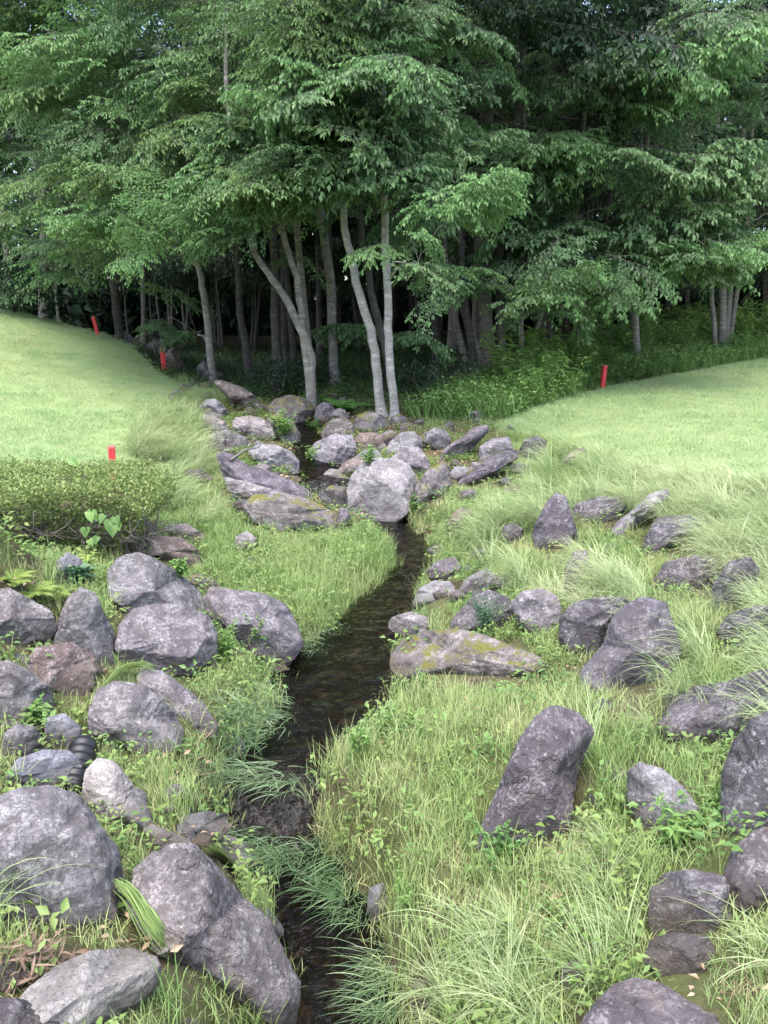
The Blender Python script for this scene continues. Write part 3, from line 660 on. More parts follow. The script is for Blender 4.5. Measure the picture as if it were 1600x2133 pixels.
# hollow the ground where it would stand in front of a stone's visible face
def carve():
    ky = np.nonzero((gy > 1.2) & (gy < 24))[0]; kx = np.nonzero((gx > -14) & (gx < 14))[0]
    sl = np.ix_(ky, kx); X_, Y_ = GX[sl], GY[sl]; Z0 = GZ[sl].copy(); Z_ = Z0.copy()
    for pg, tc_, sk, cx_ in CARVE:
        px, py, d = proj(np.stack([X_, Y_, Z_], -1))
        x0, x1, y0, y1 = pg[:, 0].min(), pg[:, 0].max(), pg[:, 1].min(), pg[:, 1].max()
        q = (px > x0) & (px < x1) & (py > y0) & (py < y1) & (d < tc_+sk*(px-cx_))
        if not q.any(): continue
        c_ = px[q]; bot = np.full(c_.shape, -1e9)
        for p0, p1 in zip(pg, np.roll(pg, -1, 0)):
            lo, hi = sorted((p0, p1), key=lambda p: p[0])
            if hi[0]-lo[0] < 1e-6: continue
            t = (c_-lo[0])/(hi[0]-lo[0]); bot = np.where((t >= 0) & (t <= 1), np.maximum(bot, lo[1]+t*(hi[1]-lo[1])), bot)
        yc = (1066.5-(bot-3))/FPX; zl = CAMZ+Y_[q]*(-sp_+yc*cp)/(cp+yc*sp_)
        zz = np.where(py[q] < bot-3, zl, Z_[q]); Z_[q] = np.maximum(np.minimum(Z_[q], zz), Z0[q]-.55)
    D = Z0-Z_
    for _ in range(3):
        D[1:-1, 1:-1] = np.maximum(D[1:-1, 1:-1]*.0+(D[:-2, 1:-1]+D[2:, 1:-1]+D[1:-1, :-2]+D[1:-1, 2:])*.25, D[1:-1, 1:-1]*.92)
    GZ[sl] = Z0-D
    ground_me.vertices.foreach_set('co', np.stack([GX, GY, GZ], -1).ravel()); ground_me.update()
carve()
def height(X, Y):
    X, Y = np.asarray(X, float), np.asarray(Y, float)
    i = np.clip(np.searchsorted(gx, X)-1, 0, nx-2); j = np.clip(np.searchsorted(gy, Y)-1, 0, ny-2)
    u = np.clip((X-gx[i])/(gx[i+1]-gx[i]), 0, 1); v = np.clip((Y-gy[j])/(gy[j+1]-gy[j]), 0, 1)
    return (GZ[j, i]*(1-u)+GZ[j, i+1]*u)*(1-v)+(GZ[j+1, i]*(1-u)+GZ[j+1, i+1]*u)*v
ROCK_BVH = BVHTree.FromPolygons([Vector(v) for v in BVH_V], BVH_F)
def surface_hit(px, py, lift=.0):
    """the first thing met under a pixel: ground or stone"""
    g, t = ground_hit(px, py); d = ray(px, py)
    h = ROCK_BVH.ray_cast(Vector((0, 0, CAMZ)), Vector(d))
    if h[0] is not None and h[3]/np.linalg.norm(d) < t:
        g = np.array(h[0])
    return g + np.array([0, 0, lift])

# small stones lying in the gaps between the boulders
SMALL = []
for k in range(4):
    r_ = np.random.default_rng(k+60); v, f = ICO[3]; v = v.copy()
    for _ in range(9):
        nn = r_.normal(size=3); nn /= np.linalg.norm(nn); d = v@nn-r_.uniform(.55, .85); v -= nn*np.where(d > 0, d*.92, 0)[:, None]
    v *= (1+.2*fbm(v*1.5+k*5, 3))[:, None]*.5
    me = bpy.data.meshes.new('small_stone'); me.from_pydata(v.tolist(), [], f.tolist()); me.polygons.foreach_set('use_smooth', [True]*len(f)); me.update(); SMALL.append(me)
cl_ = [(355,445,790,850,14),(450,640,840,1010,18),(660,1080,870,1050,42),(880,1000,1150,1260,8),(390,480,780,900,22),(1180,1560,1060,1330,14),(1240,1560,1380,1720,8),(480,560,1560,1740,7),(60,460,1480,1620,14),(240,470,1280,1420,14),(20,300,1330,1500,14),(250,460,1640,1760,8),(560,720,830,890,14),(560,640,1500,1600,5)]
for x0, x1, y0, y1, n_ in cl_:
    for _ in range(n_):
        g, t_ = ground_hit(rng.uniform(x0, x1), rng.uniform(y0, y1)); me = SMALL[rng.integers(4)].copy(); me.materials.append(ROCKM['pgdmpk'[rng.integers(6)]])
        s_ = rng.uniform(.09, .26)*np.clip(t_/9, .55, 1.35); g[2] = float(height(g[0], g[1]))+s_*.12
        tag(link('small_stone', me, loc=g, rot=(rng.normal()*.3, rng.normal()*.3, rng.uniform(0, 6.28)), sc=(s_*1.2, s_, s_*.8)), 'small stone filling a gap between larger boulders', 'stone', 'small stones between the boulders')

# pebbles on the stream bed
pv, pf = ICO[3][0][:42], None
pv, pf = ico(1)
mb = MB()
q = rng.integers(0, len(pts), 900)
for i in q:
    s = rng.uniform(-.95, .95); x, y = pts[i, :2]+nrm[i]*s*pts[i, 3]
    if not 2.0 < y < 11: continue
    r0 = rng.uniform(.014, .05)*rng.uniform(.6, 1.2); sc = rng.uniform(.6, 1.3, 3)*r0; sc[2] *= .5
    a_ = rng.uniform(0, 6.28); vv = pv*sc*(1+.2*rng.normal(size=(len(pv), 1)))
    vv = np.stack([vv[:, 0]*math.cos(a_)-vv[:, 1]*math.sin(a_), vv[:, 0]*math.sin(a_)+vv[:, 1]*math.cos(a_), vv[:, 2]], 1)
    mb.add(vv+[x, y, float(height(x, y))+.008], pf.tolist(), 0, rng.random())
m, n, out = mat('bed_pebble')
t = attr(n, 'tint'); tc = N(n, 'ShaderNodeTexCoord')
col = mixc(n, t, (.05, .042, .032), (.27, .20, .13)); col = mixc(n, math_(n, 'MULTIPLY', noi(n, tc.outputs['Object'], 40), .6), col, (.06, .05, .04))
p = N(n, 'ShaderNodeBsdfPrincipled', Roughness=.6); n.links.new(col, p.inputs['Base Color']); n.links.new(p.outputs[0], out.inputs[0])
tag(link('pebbles', mb.mesh('pebbles', [m])), 'brown pebbles and gravel on the stream bed under the water', 'gravel', kind='stuff')
# ------------------------------------------------------------------ grass: tufts laid over the banks by a points-to-instances node group
def tuft(seed, n_, L, W, th0, th1, rad, segs=4, lean=0., mat_=None, spread=1.0, taper=.8):
    """N_ blades from a small disc; each bends from TH0 to TH1 degrees off the vertical; LEAN pulls them towards local +X"""
    r = np.random.default_rng(seed); mb = MB()
    for i in range(n_):
        a = r.uniform(0, 2*math.pi); a = math.atan2(math.sin(a)*spread, math.cos(a)*spread+lean)
        rr = rad*math.sqrt(r.random()); pa = r.uniform(0, 6.28)
        p = np.array([rr*math.cos(pa), rr*math.sin(pa), -.01])
        l_ = r.uniform(*L); w_ = W*r.uniform(.7, 1.25); t0 = R(r.uniform(*th0)); t1 = R(r.uniform(*th1)); pw = r.uniform(.8, 1.6)
        side = np.array([-math.sin(a), math.cos(a), 0])*1.; tw = r.uniform(-.5, .5)
        vs_, tint = [], r.uniform(.0, 1.)**.8
        for k in range(segs+1):
            s = k/segs; th = t0+(t1-t0)*s**pw; d = np.array([math.cos(a)*math.sin(th), math.sin(a)*math.sin(th), math.cos(th)])
            up = np.cross(d, side); sd = side*math.cos(tw)+up*math.sin(tw)
            ww = w_*(1-s**1.5*taper)*(.55+.45*min(1, s*4))
            if k < segs: vs_ += [p-sd*ww/2, p+sd*ww/2]
            else: vs_ += [p]
            p = p+d*l_/segs
        f = [(2*k, 2*k+1, 2*k+3, 2*k+2) for k in range(segs-1)]+[(2*segs-2, 2*segs-1, 2*segs)]
        mb.add(vs_, f, 0, tint)
    return bpy.data.objects.new('tuft', mb.mesh('tuft', [mat_]))
def leaf_tuft(seed, n_, L, rad, h, mat_, flat=.5):
    r = np.random.default_rng(seed); mb = MB()
    for i in range(n_):
        a = r.uniform(0, 6.28); rr = rad*math.sqrt(r.random()); pa = r.uniform(0, 6.28)
        p = np.array([rr*math.cos(pa), rr*math.sin(pa), r.uniform(.0, h)]); l_ = r.uniform(*L)
        d = np.array([math.cos(a), math.sin(a), r.uniform(-.3, .5)*flat]); nn = np.array([r.normal()*.35, r.normal()*.35, 1.])
        mb.leaf(p, d, nn, l_, l_*r.uniform(.4, .6), 0, r.random())
    return bpy.data.objects.new('tuft', mb.mesh('tuft', [mat_]))

def scatter(name, P, rz, sc, hue, tufts, label, tilt=None):
    P = np.asarray(P); n_ = len(P)
    me = bpy.data.meshes.new(name); me.vertices.add(n_); me.vertices.foreach_set('co', P.ravel())
    r = np.random.default_rng(n_)
    tl = np.zeros((n_, 3)) if tilt is None else tilt
    rot = np.stack([tl[:, 0], tl[:, 1], rz], 1)
    a = me.attributes.new('turn', 'FLOAT_VECTOR', 'POINT'); a.data.foreach_set('vector', rot.ravel())
    for nm, ty, vals in (('size', 'FLOAT', sc), ('hue', 'FLOAT', hue), ('pick', 'INT', r.integers(0, len(tufts), n_))):
        a = me.attributes.new(nm, ty, 'POINT'); a.data.foreach_set('value', vals)
    o = link(name, me); tag(o, label, 'grass', kind='stuff')
    g = bpy.data.node_groups.new(name, 'GeometryNodeTree')
    g.interface.new_socket('Geometry', in_out='INPUT', socket_type='NodeSocketGeometry')
    g.interface.new_socket('Geometry', in_out='OUTPUT', socket_type='NodeSocketGeometry')
    gi, go = g.nodes.new('NodeGroupInput'), g.nodes.new('NodeGroupOutput')
    ip = g.nodes.new('GeometryNodeInstanceOnPoints'); g2i = g.nodes.new('GeometryNodeGeometryToInstance')
    for t_ in tufts[::-1]:
        oi = g.nodes.new('GeometryNodeObjectInfo'); oi.inputs['Object'].default_value = t_; oi.inputs['As Instance'].default_value = False
        g.links.new(oi.outputs['Geometry'], g2i.inputs[0])
    def named(nm, ty):
        x = g.nodes.new('GeometryNodeInputNamedAttribute'); x.data_type = ty; x.inputs['Name'].default_value = nm; return x.outputs['Attribute']
    g.links.new(gi.outputs[0], ip.inputs['Points']); g.links.new(g2i.outputs[0], ip.inputs['Instance'])
    ip.inputs['Pick Instance'].default_value = True
    g.links.new(named('pick', 'INT'), ip.inputs['Instance Index'])
    g.links.new(named('turn', 'FLOAT_VECTOR'), ip.inputs['Rotation']); g.links.new(named('size', 'FLOAT'), ip.inputs['Scale'])
    g.links.new(ip.outputs[0], go.inputs[0])
    md = o.modifiers.new('grass', 'NODES'); md.node_group = g
    return o

P_FORCE = poly('325,2000 400,2020 470,2055 530,2090 560,2200 200,2200 290,2090')
def cand(n_, x0, x1, y0, y1):
    X, Y = rng.uniform(x0, x1, n_), rng.uniform(y0, y1, n_); Z = height(X, Y)
    px, py, d = proj(np.stack([X, Y, Z], -1)); return X, Y, Z, px, py
def off_rocks(X, Y, k=.82):
    ok = np.ones(len(X), bool)
    for cx_, cy_, rx, ry, _z in ROCKS: ok &= ((X-cx_)/(rx*k))**2+((Y-cy_)/(ry*k))**2 > 1
    return ok
def near_rock(X, Y, k):
    b = np.zeros(len(X), bool)
    for cx_, cy_, rx, ry, _z in ROCKS: b |= ((X-cx_)/(rx*k))**2+((Y-cy_)/(ry*k))**2 < 1
    return b
def veils(X, Y, Z, hgt, back=.0):
    """tufts whose blades would stand in front of a stone"""
    b = np.zeros(len(X), bool)
    for h_ in (hgt if isinstance(hgt, tuple) else (hgt,)):
        px, py, d = proj(np.stack([X, Y, Z+h_], -1))
        for cx_, cy_, a_, c_, dd_ in ROCKPX: b |= ~inpoly(px, py, P_FORCE) & (((px-cx_)/(a_*1.0))**2+((py-cy_+.06*c_)/(c_*.88))**2 < 1) & (d < dd_)
    return b
def slope_dir(X, Y):
    e = .35; gx_ = base_h(X+e, Y)-base_h(X-e, Y); gy_ = base_h(X, Y+e)-base_h(X, Y-e)
    return np.arctan2(-gy_, -gx_)
def any_poly(px, py, pgs):
    m_ = np.zeros(len(px), bool)
    for q_ in pgs: m_ |= inpoly(px, py, poly(q_))
    return m_
P_WOOD = poly('-2500,300 -2500,700 0,650 200,695 340,775 430,800 470,812 560,850 640,900 800,885 1020,890 1100,850 1255,800 1430,770 1620,738 4000,640 4000,300')
P_SPIT = '560,1110 720,1106 790,1125 838,1170 815,1205 760,1245 700,1290 640,1330 632,1300 600,1245 520,1225 455,1215 420,1150 480,1080'
P_TUSS = ['930,1050 1000,1010 1060,975 1180,950 1260,960 1380,1010 1700,1030 1700,1640 1500,1560 1330,1540 1240,1430 1180,1300 1130,1250 1040,1230 1000,1190 935,1130',
          '400,830 470,900 500,960 430,1000 350,965 260,950 300,880', '300,1000 420,990 560,1010 500,1080 420,1100 300,1060',
          '1180,1440 1330,1480 1330,1560 1220,1580', '1520,1860 1700,1800 1700,2200 1480,2080']
P_TUSSN = ['-60,1780 230,1880 300,1960 180,2000 60,1990 -60,2000', '220,1560 400,1520 440,1640 330,1690 250,1640', '160,1370 300,1380 270,1440 200,1470 130,1500 100,1440',
           '860,1900 1320,1780 1340,2180 900,2180', '250,2060 540,2090 570,2200 200,2200', '180,1640 250,1720 300,1770 250,1860 200,1720']
P_CLUS = poly('440,850 560,830 640,880 720,860 820,880 900,890 1010,885 1060,912 1080,960 1010,1000 940,1020 880,1060 820,1085 724,1100 640,1110 560,1094 500,1060 470,1010 440,960 415,900 405,850')
P_HEDGE = poly('-600,930 380,930 380,1005 300,1098 130,1170 -600,1215')
P_MOUND = '720,1480 850,1420 1150,1400 1220,1450 1080,1500 990,1750 1180,1750 1340,1900 1340,2200 860,2200 790,1950 710,1830 650,1700 640,1600'
P_WATER = ['420,1560 470,1570 540,1620 550,1720 500,1760 470,1690 430,1650', '530,1660 620,1580 660,1640 700,1720 710,1830 770,1930 720,1900 640,1845 530,1830 530,1740',
           '440,1470 540,1430 590,1450 550,1500 610,1490 590,1530 530,1580 470,1560 440,1520', '640,1350 700,1310 720,1320 650,1380',
           '780,1900 800,1940 815,2000 845,2180 825,2180 800,2010']

# mown lawn
X, Y, Z, px, py = cand(300000, -16, 17, 7, 34)
fade = np.clip(1.25-Y/26, .30, 1)
ok = (inpoly(px, py, P_LAWN_L) | inpoly(px, py, P_LAWN_R)) & off_rocks(X, Y) & (rng.random(len(X)) < fade*.30)
ok &= (px > -350) & (px < 1950)
X, Y, Z = X[ok], Y[ok], Z[ok]
hue = np.clip(.35+.8*fbm2(X, Y, .45)+.6*fbm2(X, Y, 2.2)+rng.normal(size=len(X))*.15, 0, 1)
tl = [tuft(100+k, 46, (.025, .07), .006, (5, 45), (30, 85), .17, 2, mat_=LAWNM) for k in range(4)]
scatter('lawn_grass', np.stack([X, Y, Z], -1), rng.uniform(0, 6.28, len(X)), rng.uniform(.7, 1.3, len(X))*(1+.2*fbm2(X, Y, .8)), hue, tl, 'short mown pale green lawn on both sides of the gully')

# long drooping tussocks
X, Y, Z, px, py = cand(52000, -8, 9, 1.6, 19)
d_, zw_, hw_ = stream_at(X, Y)
big = any_poly(px, py, P_TUSS); smallp = any_poly(px, py, P_TUSSN)
pr = (big*.58+smallp*.30)*~inpoly(px, py, P_CLUS)
ok = (rng.random(len(X)) < pr*(.62+.6*fbm2(X, Y, 1.3))) & off_rocks(X, Y, .8) & (d_-hw_ > .1)
ok &= ~(veils(X, Y, Z, (.10, .2, .3, .42)) & (rng.random(len(X)) < .985))
X, Y, Z, sm = X[ok], Y[ok], Z[ok], smallp[ok] & ~big[ok]
rz = slope_dir(X, Y); rz = np.where(X > .6, np.where(np.cos(rz) < .2, rz, math.pi), rz)
rz = rz*1.0+rng.normal(size=len(X))*.65
hue = np.clip(.30+.6*fbm2(X, Y, .9)+rng.normal(size=len(X))*.2, 0, 1)*np.where(sm, .5, 1.)
tl = [tuft(200+k, 66, (.24, .60), .0046, (10, 42), (85, 150), .07, 7, lean=1.0, mat_=TUSSM) for k in range(6)]
scatter('tussock_grass', np.stack([X, Y, Z], -1), rz, rng.uniform(.65, 1.2, len(X))*np.where(sm, .85, 1), hue, tl, 'long arching pale grass tussocks hanging over the banks')

# middling meadow grass between the stones
X, Y, Z, px, py = cand(210000, -9, 9, 1.4, 19)
d_, zw_, hw_ = stream_at(X, Y)
lawn = inpoly(px, py, P_LAWN_L) | inpoly(px, py, P_LAWN_R); wood = inpoly(px, py, P_WOOD)
spit = inpoly(px, py, poly(P_SPIT)); mound = inpoly(px, py, poly(P_MOUND)); big = any_poly(px, py, P_TUSS)
cl = .55+.75*fbm2(X, Y, 1.8)
pr = np.where(spit, 1.0, np.where(mound, cl*.75, np.where(big, .25, cl*.62)))*(~lawn)*(~wood)
pr = pr*.42*np.where(inpoly(px, py, P_CLUS), .10, 1)
ok = (rng.random(len(X)) < pr) & (off_rocks(X, Y, .86) | inpoly(px, py, P_FORCE)) & (d_-hw_ > .03)
ok &= (px > -250) & (px < 1850) & (py < 2500)
ok &= ~inpoly(px, py, P_HEDGE); ok &= ~(veils(X, Y, Z, (.07, .16)) & (rng.random(len(X)) < .94))
X, Y, Z = X[ok], Y[ok], Z[ok]; sp_m = spit[ok]
hue = np.clip(.22+.7*fbm2(X, Y, 1.1)+rng.normal(size=len(X))*.16-.12*sp_m, 0, 1)
tl = [tuft(300+k, 30, (.08, .24), .0042, (3, 32), (18, 85), .09, 4, lean=.2, mat_=MEADM) for k in range(6)]
scatter('meadow_grass', np.stack([X, Y, Z], -1), rng.uniform(0, 6.28, len(X)), rng.uniform(.6, 1.25, len(X)), hue, tl, 'fresh green grass growing between the boulders')

# short dense growth that hides the soil
X, Y, Z, px, py = cand(120000, -7, 8, 1.5, 17)
d_, zw_, hw_ = stream_at(X, Y)
lawn = inpoly(px, py, P_LAWN_L) | inpoly(px, py, P_LAWN_R); wood = inpoly(px, py, P_WOOD)
ok = (~lawn) & (~wood) & ~inpoly(px, py, P_HEDGE) & ~(inpoly(px, py, P_CLUS) & (rng.random(len(X)) < .9)) & (off_rocks(X, Y, .92) | inpoly(px, py, P_FORCE)) & (d_-hw_ > .0) & (px > -200) & (px < 1800) & (py < 2450) & (rng.random(len(X)) < .55*np.clip(.95+.7*fbm2(X+3, Y, 2.4), .25, 1))
ok &= ~(veils(X, Y, Z, (.05,)) & (rng.random(len(X)) < .9))
X, Y, Z = X[ok], Y[ok], Z[ok]
tl = [tuft(350+k, 26, (.03, .11), .0045, (8, 50), (25, 100), .09, 3, mat_=MEADM) for k in range(4)]
scatter('short_grass', np.stack([X, Y, Z], -1), rng.uniform(0, 6.28, len(X)), rng.uniform(.6, 1.3, len(X)), np.clip(.3+.7*fbm2(X, Y+7, 1.4)+rng.normal(size=len(X))*.25, 0, 1), tl, 'short dense grass hiding the soil of the banks')

# strappy grass combed by the current
X, Y, Z, px, py = cand(90000, -2.2, 1.5, 2.2, 8)
d_, zw_, hw_ = stream_at(X, Y)
ok = any_poly(px, py, P_WATER) & off_rocks(X, Y, .8) & (rng.random(len(X)) < .46*(Y < 5.2)+.20*(Y > 5.2)) & (fbm2(X, Y, 2.6) > np.where(Y < 5.2, -.16, -.05))
X, Y, Z = X[ok], Y[ok], np.maximum(Z[ok], zw_[ok]-.01)
rz = np.full(len(X), -math.pi/2-.25)+rng.normal(size=len(X))*.45+.5*fbm2(X, Y, 2.)
rz = np.where(Y > 4.75, rz-.75, rz)
tl = [tuft(400+k, 9, (.12, .30), .0055, (45, 78), (86, 112), .13, 5, lean=1.5, mat_=WATM) for k in range(5)]
scatter('water_grass', np.stack([X, Y, Z], -1), rz, rng.uniform(.6, 1.1, len(X)), np.clip(.4+.6*fbm2(X, Y, 3.)+rng.normal(size=len(X))*.2, 0, 1), tl, 'strappy blue-green grass combed flat by the current of the cascade')

# small weeds and clover
X, Y, Z, px, py = cand(60000, -9, 9, 1.4, 20)
d_, zw_, hw_ = stream_at(X, Y)
lawn = inpoly(px, py, P_LAWN_L) | inpoly(px, py, P_LAWN_R); wood = inpoly(px, py, P_WOOD); big = any_poly(px, py, P_TUSS)
pr = np.where(big, .08, .42*np.clip(.5+1.2*fbm2(X+9, Y, 1.6), 0, 1))*(~lawn)
pr = np.where(wood, .12*(Y < 17.5), pr)
ok = (rng.random(len(X)) < pr) & off_rocks(X, Y, .86) & (d_-hw_ > .08)
X, Y, Z, wd = X[ok], Y[ok], Z[ok], wood[ok]
tl = [leaf_tuft(500+k, 34, (.02, .048), .13, .10, COVERM, 1.2) for k in range(5)]
scatter('ground_cover', np.stack([X, Y, Z], -1), rng.uniform(0, 6.28, len(X)), rng.uniform(.7, 1.4, len(X)), np.clip(.35+.6*fbm2(X, Y, 2.)+rng.normal(size=len(X))*.2, 0, 1)*np.where(wd, .4, 1), tl, 'low broad-leaved weeds and clover covering the banks')

# fallen leaves and dry straw
X, Y, Z, px, py = cand(60000, -9, 9, 1.4, 24)
d_, zw_, hw_ = stream_at(X, Y)
lawn = inpoly(px, py, P_LAWN_L) | inpoly(px, py, P_LAWN_R)
pr = .10*np.clip(.3+1.4*fbm2(X, Y+5, 1.7), 0, 1)*(~lawn)
hot = inpoly(px, py, P_CLUS) | any_poly(px, py, ['-10,1960 60,1940 130,1990 110,2040 20,2070 -10,2060', '1150,1760 1240,1740 1330,1790 1320,1860 1200,1850', '340,770 430,800 480,870 420,850 380,800', '880,880 1000,900 900,930 790,930'])
pr = np.where(hot, .55, pr)
ok = (rng.random(len(X)) < pr) & off_rocks(X, Y, .9) & (d_-hw_ > .02)
X, Y, Z = X[ok], Y[ok], Z[ok]
tl = [leaf_tuft(600+k, 9, (.018, .05), .12, .03, DEADM, .6) for k in range(4)]+[tuft(620+k, 16, (.06, .18), .004, (60, 85), (80, 105), .09, 3, mat_=DEADM) for k in range(3)]
scatter('fallen_leaves', np.stack([X, Y, Z+.01], -1), rng.uniform(0, 6.28, len(X)), rng.uniform(.7, 1.3, len(X)), rng.random(len(X)), tl, 'dry brown leaves and straw lying between the stones')

# low growth on the wood floor, shade put in its colour, and paler rough growth along its edge
X, Y, Z, px, py = cand(60000, -16, 20, 14, 36)
lawn = inpoly(px, py, P_LAWN_L) | inpoly(px, py, P_LAWN_R)
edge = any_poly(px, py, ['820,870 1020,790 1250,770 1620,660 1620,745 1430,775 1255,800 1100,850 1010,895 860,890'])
ok = (~lawn) & (inpoly(px, py, P_WOOD) | (Y > 17)) & (rng.random(len(X)) < np.where(edge, .75, .16))
X, Y, Z, ed = X[ok], Y[ok], Z[ok], edge[ok]
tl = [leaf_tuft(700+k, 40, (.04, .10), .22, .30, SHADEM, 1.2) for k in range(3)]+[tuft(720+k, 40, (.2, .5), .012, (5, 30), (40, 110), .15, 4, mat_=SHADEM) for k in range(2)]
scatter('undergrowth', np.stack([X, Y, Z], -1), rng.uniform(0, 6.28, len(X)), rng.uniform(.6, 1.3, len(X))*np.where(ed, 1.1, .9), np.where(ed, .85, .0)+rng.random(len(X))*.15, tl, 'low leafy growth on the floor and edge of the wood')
# ------------------------------------------------------------------ trees: trunk (with limbs) and leafy boughs
def bough_mesh(seed, L=1.7, nside=15, leafL=.10, leafW=.5, droop=.35, leafmat=None, dens=1.0, hang=.75):
    """a flat spray: a main twig along +X, side twigs on both sides, leaves alternating along each and hanging from it"""
    r = np.random.default_rng(seed); mb = MB()
    def path(p0, d0, l_, n_, dr):
        p = np.array(p0, float); d = np.array(d0, float); out = [p.copy()]
        for k in range(n_):
            d = d+np.array([r.normal()*.10, r.normal()*.10, r.normal()*.06-dr/n_]); d /= np.linalg.norm(d)
            p = p+d*l_/n_; out.append(p.copy())
        return np.array(out)
    def leaves(pa, step, tbase):
        seg = np.linalg.norm(np.diff(pa, axis=0), axis=1); tot = seg.sum(); cum = np.append(0, np.cumsum(seg)); s = step*r.random(); sd = 1
        while s < tot:
            i = min(np.searchsorted(cum, s, 'right')-1, len(seg)-1); p = pa[i]+(pa[i+1]-pa[i])*(s-cum[i])/seg[i]; d = (pa[i+1]-pa[i])/seg[i]
            sv = np.cross(d, [0, 0, 1]); sv /= np.linalg.norm(sv)+1e-9
            ld = d*r.uniform(.3, .9)+sv*sd*r.uniform(.5, 1.)+np.array([0, 0, -hang*r.uniform(.4, 1.4)])
            nn = np.array([r.normal()*.4, r.normal()*.4, 1.])+d*.5
            l_ = leafL*r.uniform(.65, 1.2)
            mb.leaf(p, ld, nn, l_, l_*leafW*r.uniform(.8, 1.15), 1, np.clip(tbase+r.normal()*.25, 0, 1)); sd = -sd; s += step*r.uniform(.6, 1.4)
        # a tip leaf
        d = pa[-1]-pa[-2]; mb.leaf(pa[-1], d/np.linalg.norm(d)+np.array([0, 0, -.3]), np.array([0, 0, 1.]), leafL, leafL*leafW, 1, np.clip(tbase+.3, 0, 1))
    main = path((0, 0, 0), (1, 0, .12), L, 8, droop); mb.tube(main, np.linspace(.013, .003, 9)*L/1.7, 4, 0, cap=False)
    leaves(main[2:], .05/dens, .5)
    for k in range(nside):
        u = .12+.86*k/nside+r.uniform(-.02, .02); i = min(int(u*8), 7); p = main[i]+(main[i+1]-main[i])*(u*8-i); d = main[i+1]-main[i]; d /= np.linalg.norm(d)
        s = 1 if k % 2 else -1; sv = np.cross(d, [0, 0, 1]); sv /= np.linalg.norm(sv)
        l_ = L*(.62*(1-u)**.6+.12)*r.uniform(.7, 1.15); an = r.uniform(.6, 1.1)
        tw = path(p, d*math.cos(an)+sv*s*math.sin(an)+np.array([0, 0, r.uniform(-.15, .2)]), l_, 5, droop*1.1); mb.tube(tw, np.linspace(.006, .002, 6), 3, 0, cap=False)
        tb = r.uniform(.25, .75); leaves(tw, .042/dens, tb)
        for q_ in range(int(l_/.16)):
            j = r.uniform(.25, .9); ii_ = min(int(j*5), 4); p2 = tw[ii_]+(tw[ii_+1]-tw[ii_])*(j*5-ii_); d2 = tw[ii_+1]-tw[ii_]; d2 /= np.linalg.norm(d2)
            s2 = 1 if q_ % 2 else -1; sv2 = np.cross(d2, [0, 0, 1]); sv2 /= np.linalg.norm(sv2)+1e-9
            t2 = path(p2, d2*.7+sv2*s2*.8+np.array([0, 0, r.uniform(-.2, .15)]), l_*.38, 3, droop); leaves(t2, .045/dens, np.clip(tb+.1, 0, 1))
    return mb.mesh('bough', [BARKD, leafmat], False)
FINE = [bough_mesh(20+k, 1.6, 13+k % 3, .075+.012*(k % 3), .42, .25+.05*(k % 3), LEAF2 if k % 2 else LEAF, .9, .35) for k in range(8)]
BROAD = [bough_mesh(40+k, 1.6, 10+k % 4, .105+.012*(k % 3), .55, .35+.1*(k % 3), LEAF, .72, .6) for k in range(8)]
BRIGHT = [bough_mesh(60+k, 1.6, 12, .11, .52, .5, LEAFB, .85, .8) for k in range(4)]
BRIGHTF = [bough_mesh(66+k, 1.6, 14, .085, .44, .35, LEAFB, .9, .5) for k in range(4)]
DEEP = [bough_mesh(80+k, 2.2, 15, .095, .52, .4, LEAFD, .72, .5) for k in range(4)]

def curve(p0, p1, sag=.0, n_=6, wob=.03):
    p0, p1 = np.array(p0, float), np.array(p1, float); L = np.linalg.norm(p1-p0); t = np.linspace(0, 1, n_)[:, None]
    P = p0+(p1-p0)*t; P[:, 2] += (sag*L*np.sin(math.pi*t[:, 0])); P[1:-1] += rng.normal(size=(n_-2, 3))*wob*L*.5
    return P
TREES = []
def tree(label, stems, bark=BARK, group=None, name='tree', sides=8):
    """STEMS: list of (world points from the ground up, radius at base, radius at top)"""
    base = np.array(stems[0][0][0]); o = link(name, None, loc=base)
    tag(o, label, 'tree', group)
    tr = dict(root=o, base=base, stems=[], mb=MB(), bark=bark, limbs=[], boughs=0)
    for P, r0, r1 in stems:
        P = np.array(P, float); s = np.linspace(0, 1, len(P)); ss = np.linspace(0, 1, max(9, len(P)*4))
        Q = np.stack([np.interp(ss, s, P[:, k]) for k in range(3)], 1)
        for _ in range(3): Q[1:-1] = Q[1:-1]*.5+.25*(Q[:-2]+Q[2:])
        Q[1:] += np.cumsum(rng.normal(size=(len(Q)-1, 3))*[.02, .02, 0], 0)*.7
        rad = np.linspace(r0, r1, len(Q)); r0_ = rad.copy()
        Q = np.insert(Q, 1, [Q[0]+(Q[1]-Q[0])*t_ for t_ in (.15, .35, .65)], 0); rad = np.insert(rad, 1, [rad[0]]*3); rad[:4] *= [2.1, 1.45, 1.2, 1.07]
        Q[0, 2] -= .15
        tr['mb'].tube(Q-base, rad, sides, 0, cap=False); tr['stems'].append((Q, rad))
    TREES.append(tr); return tr
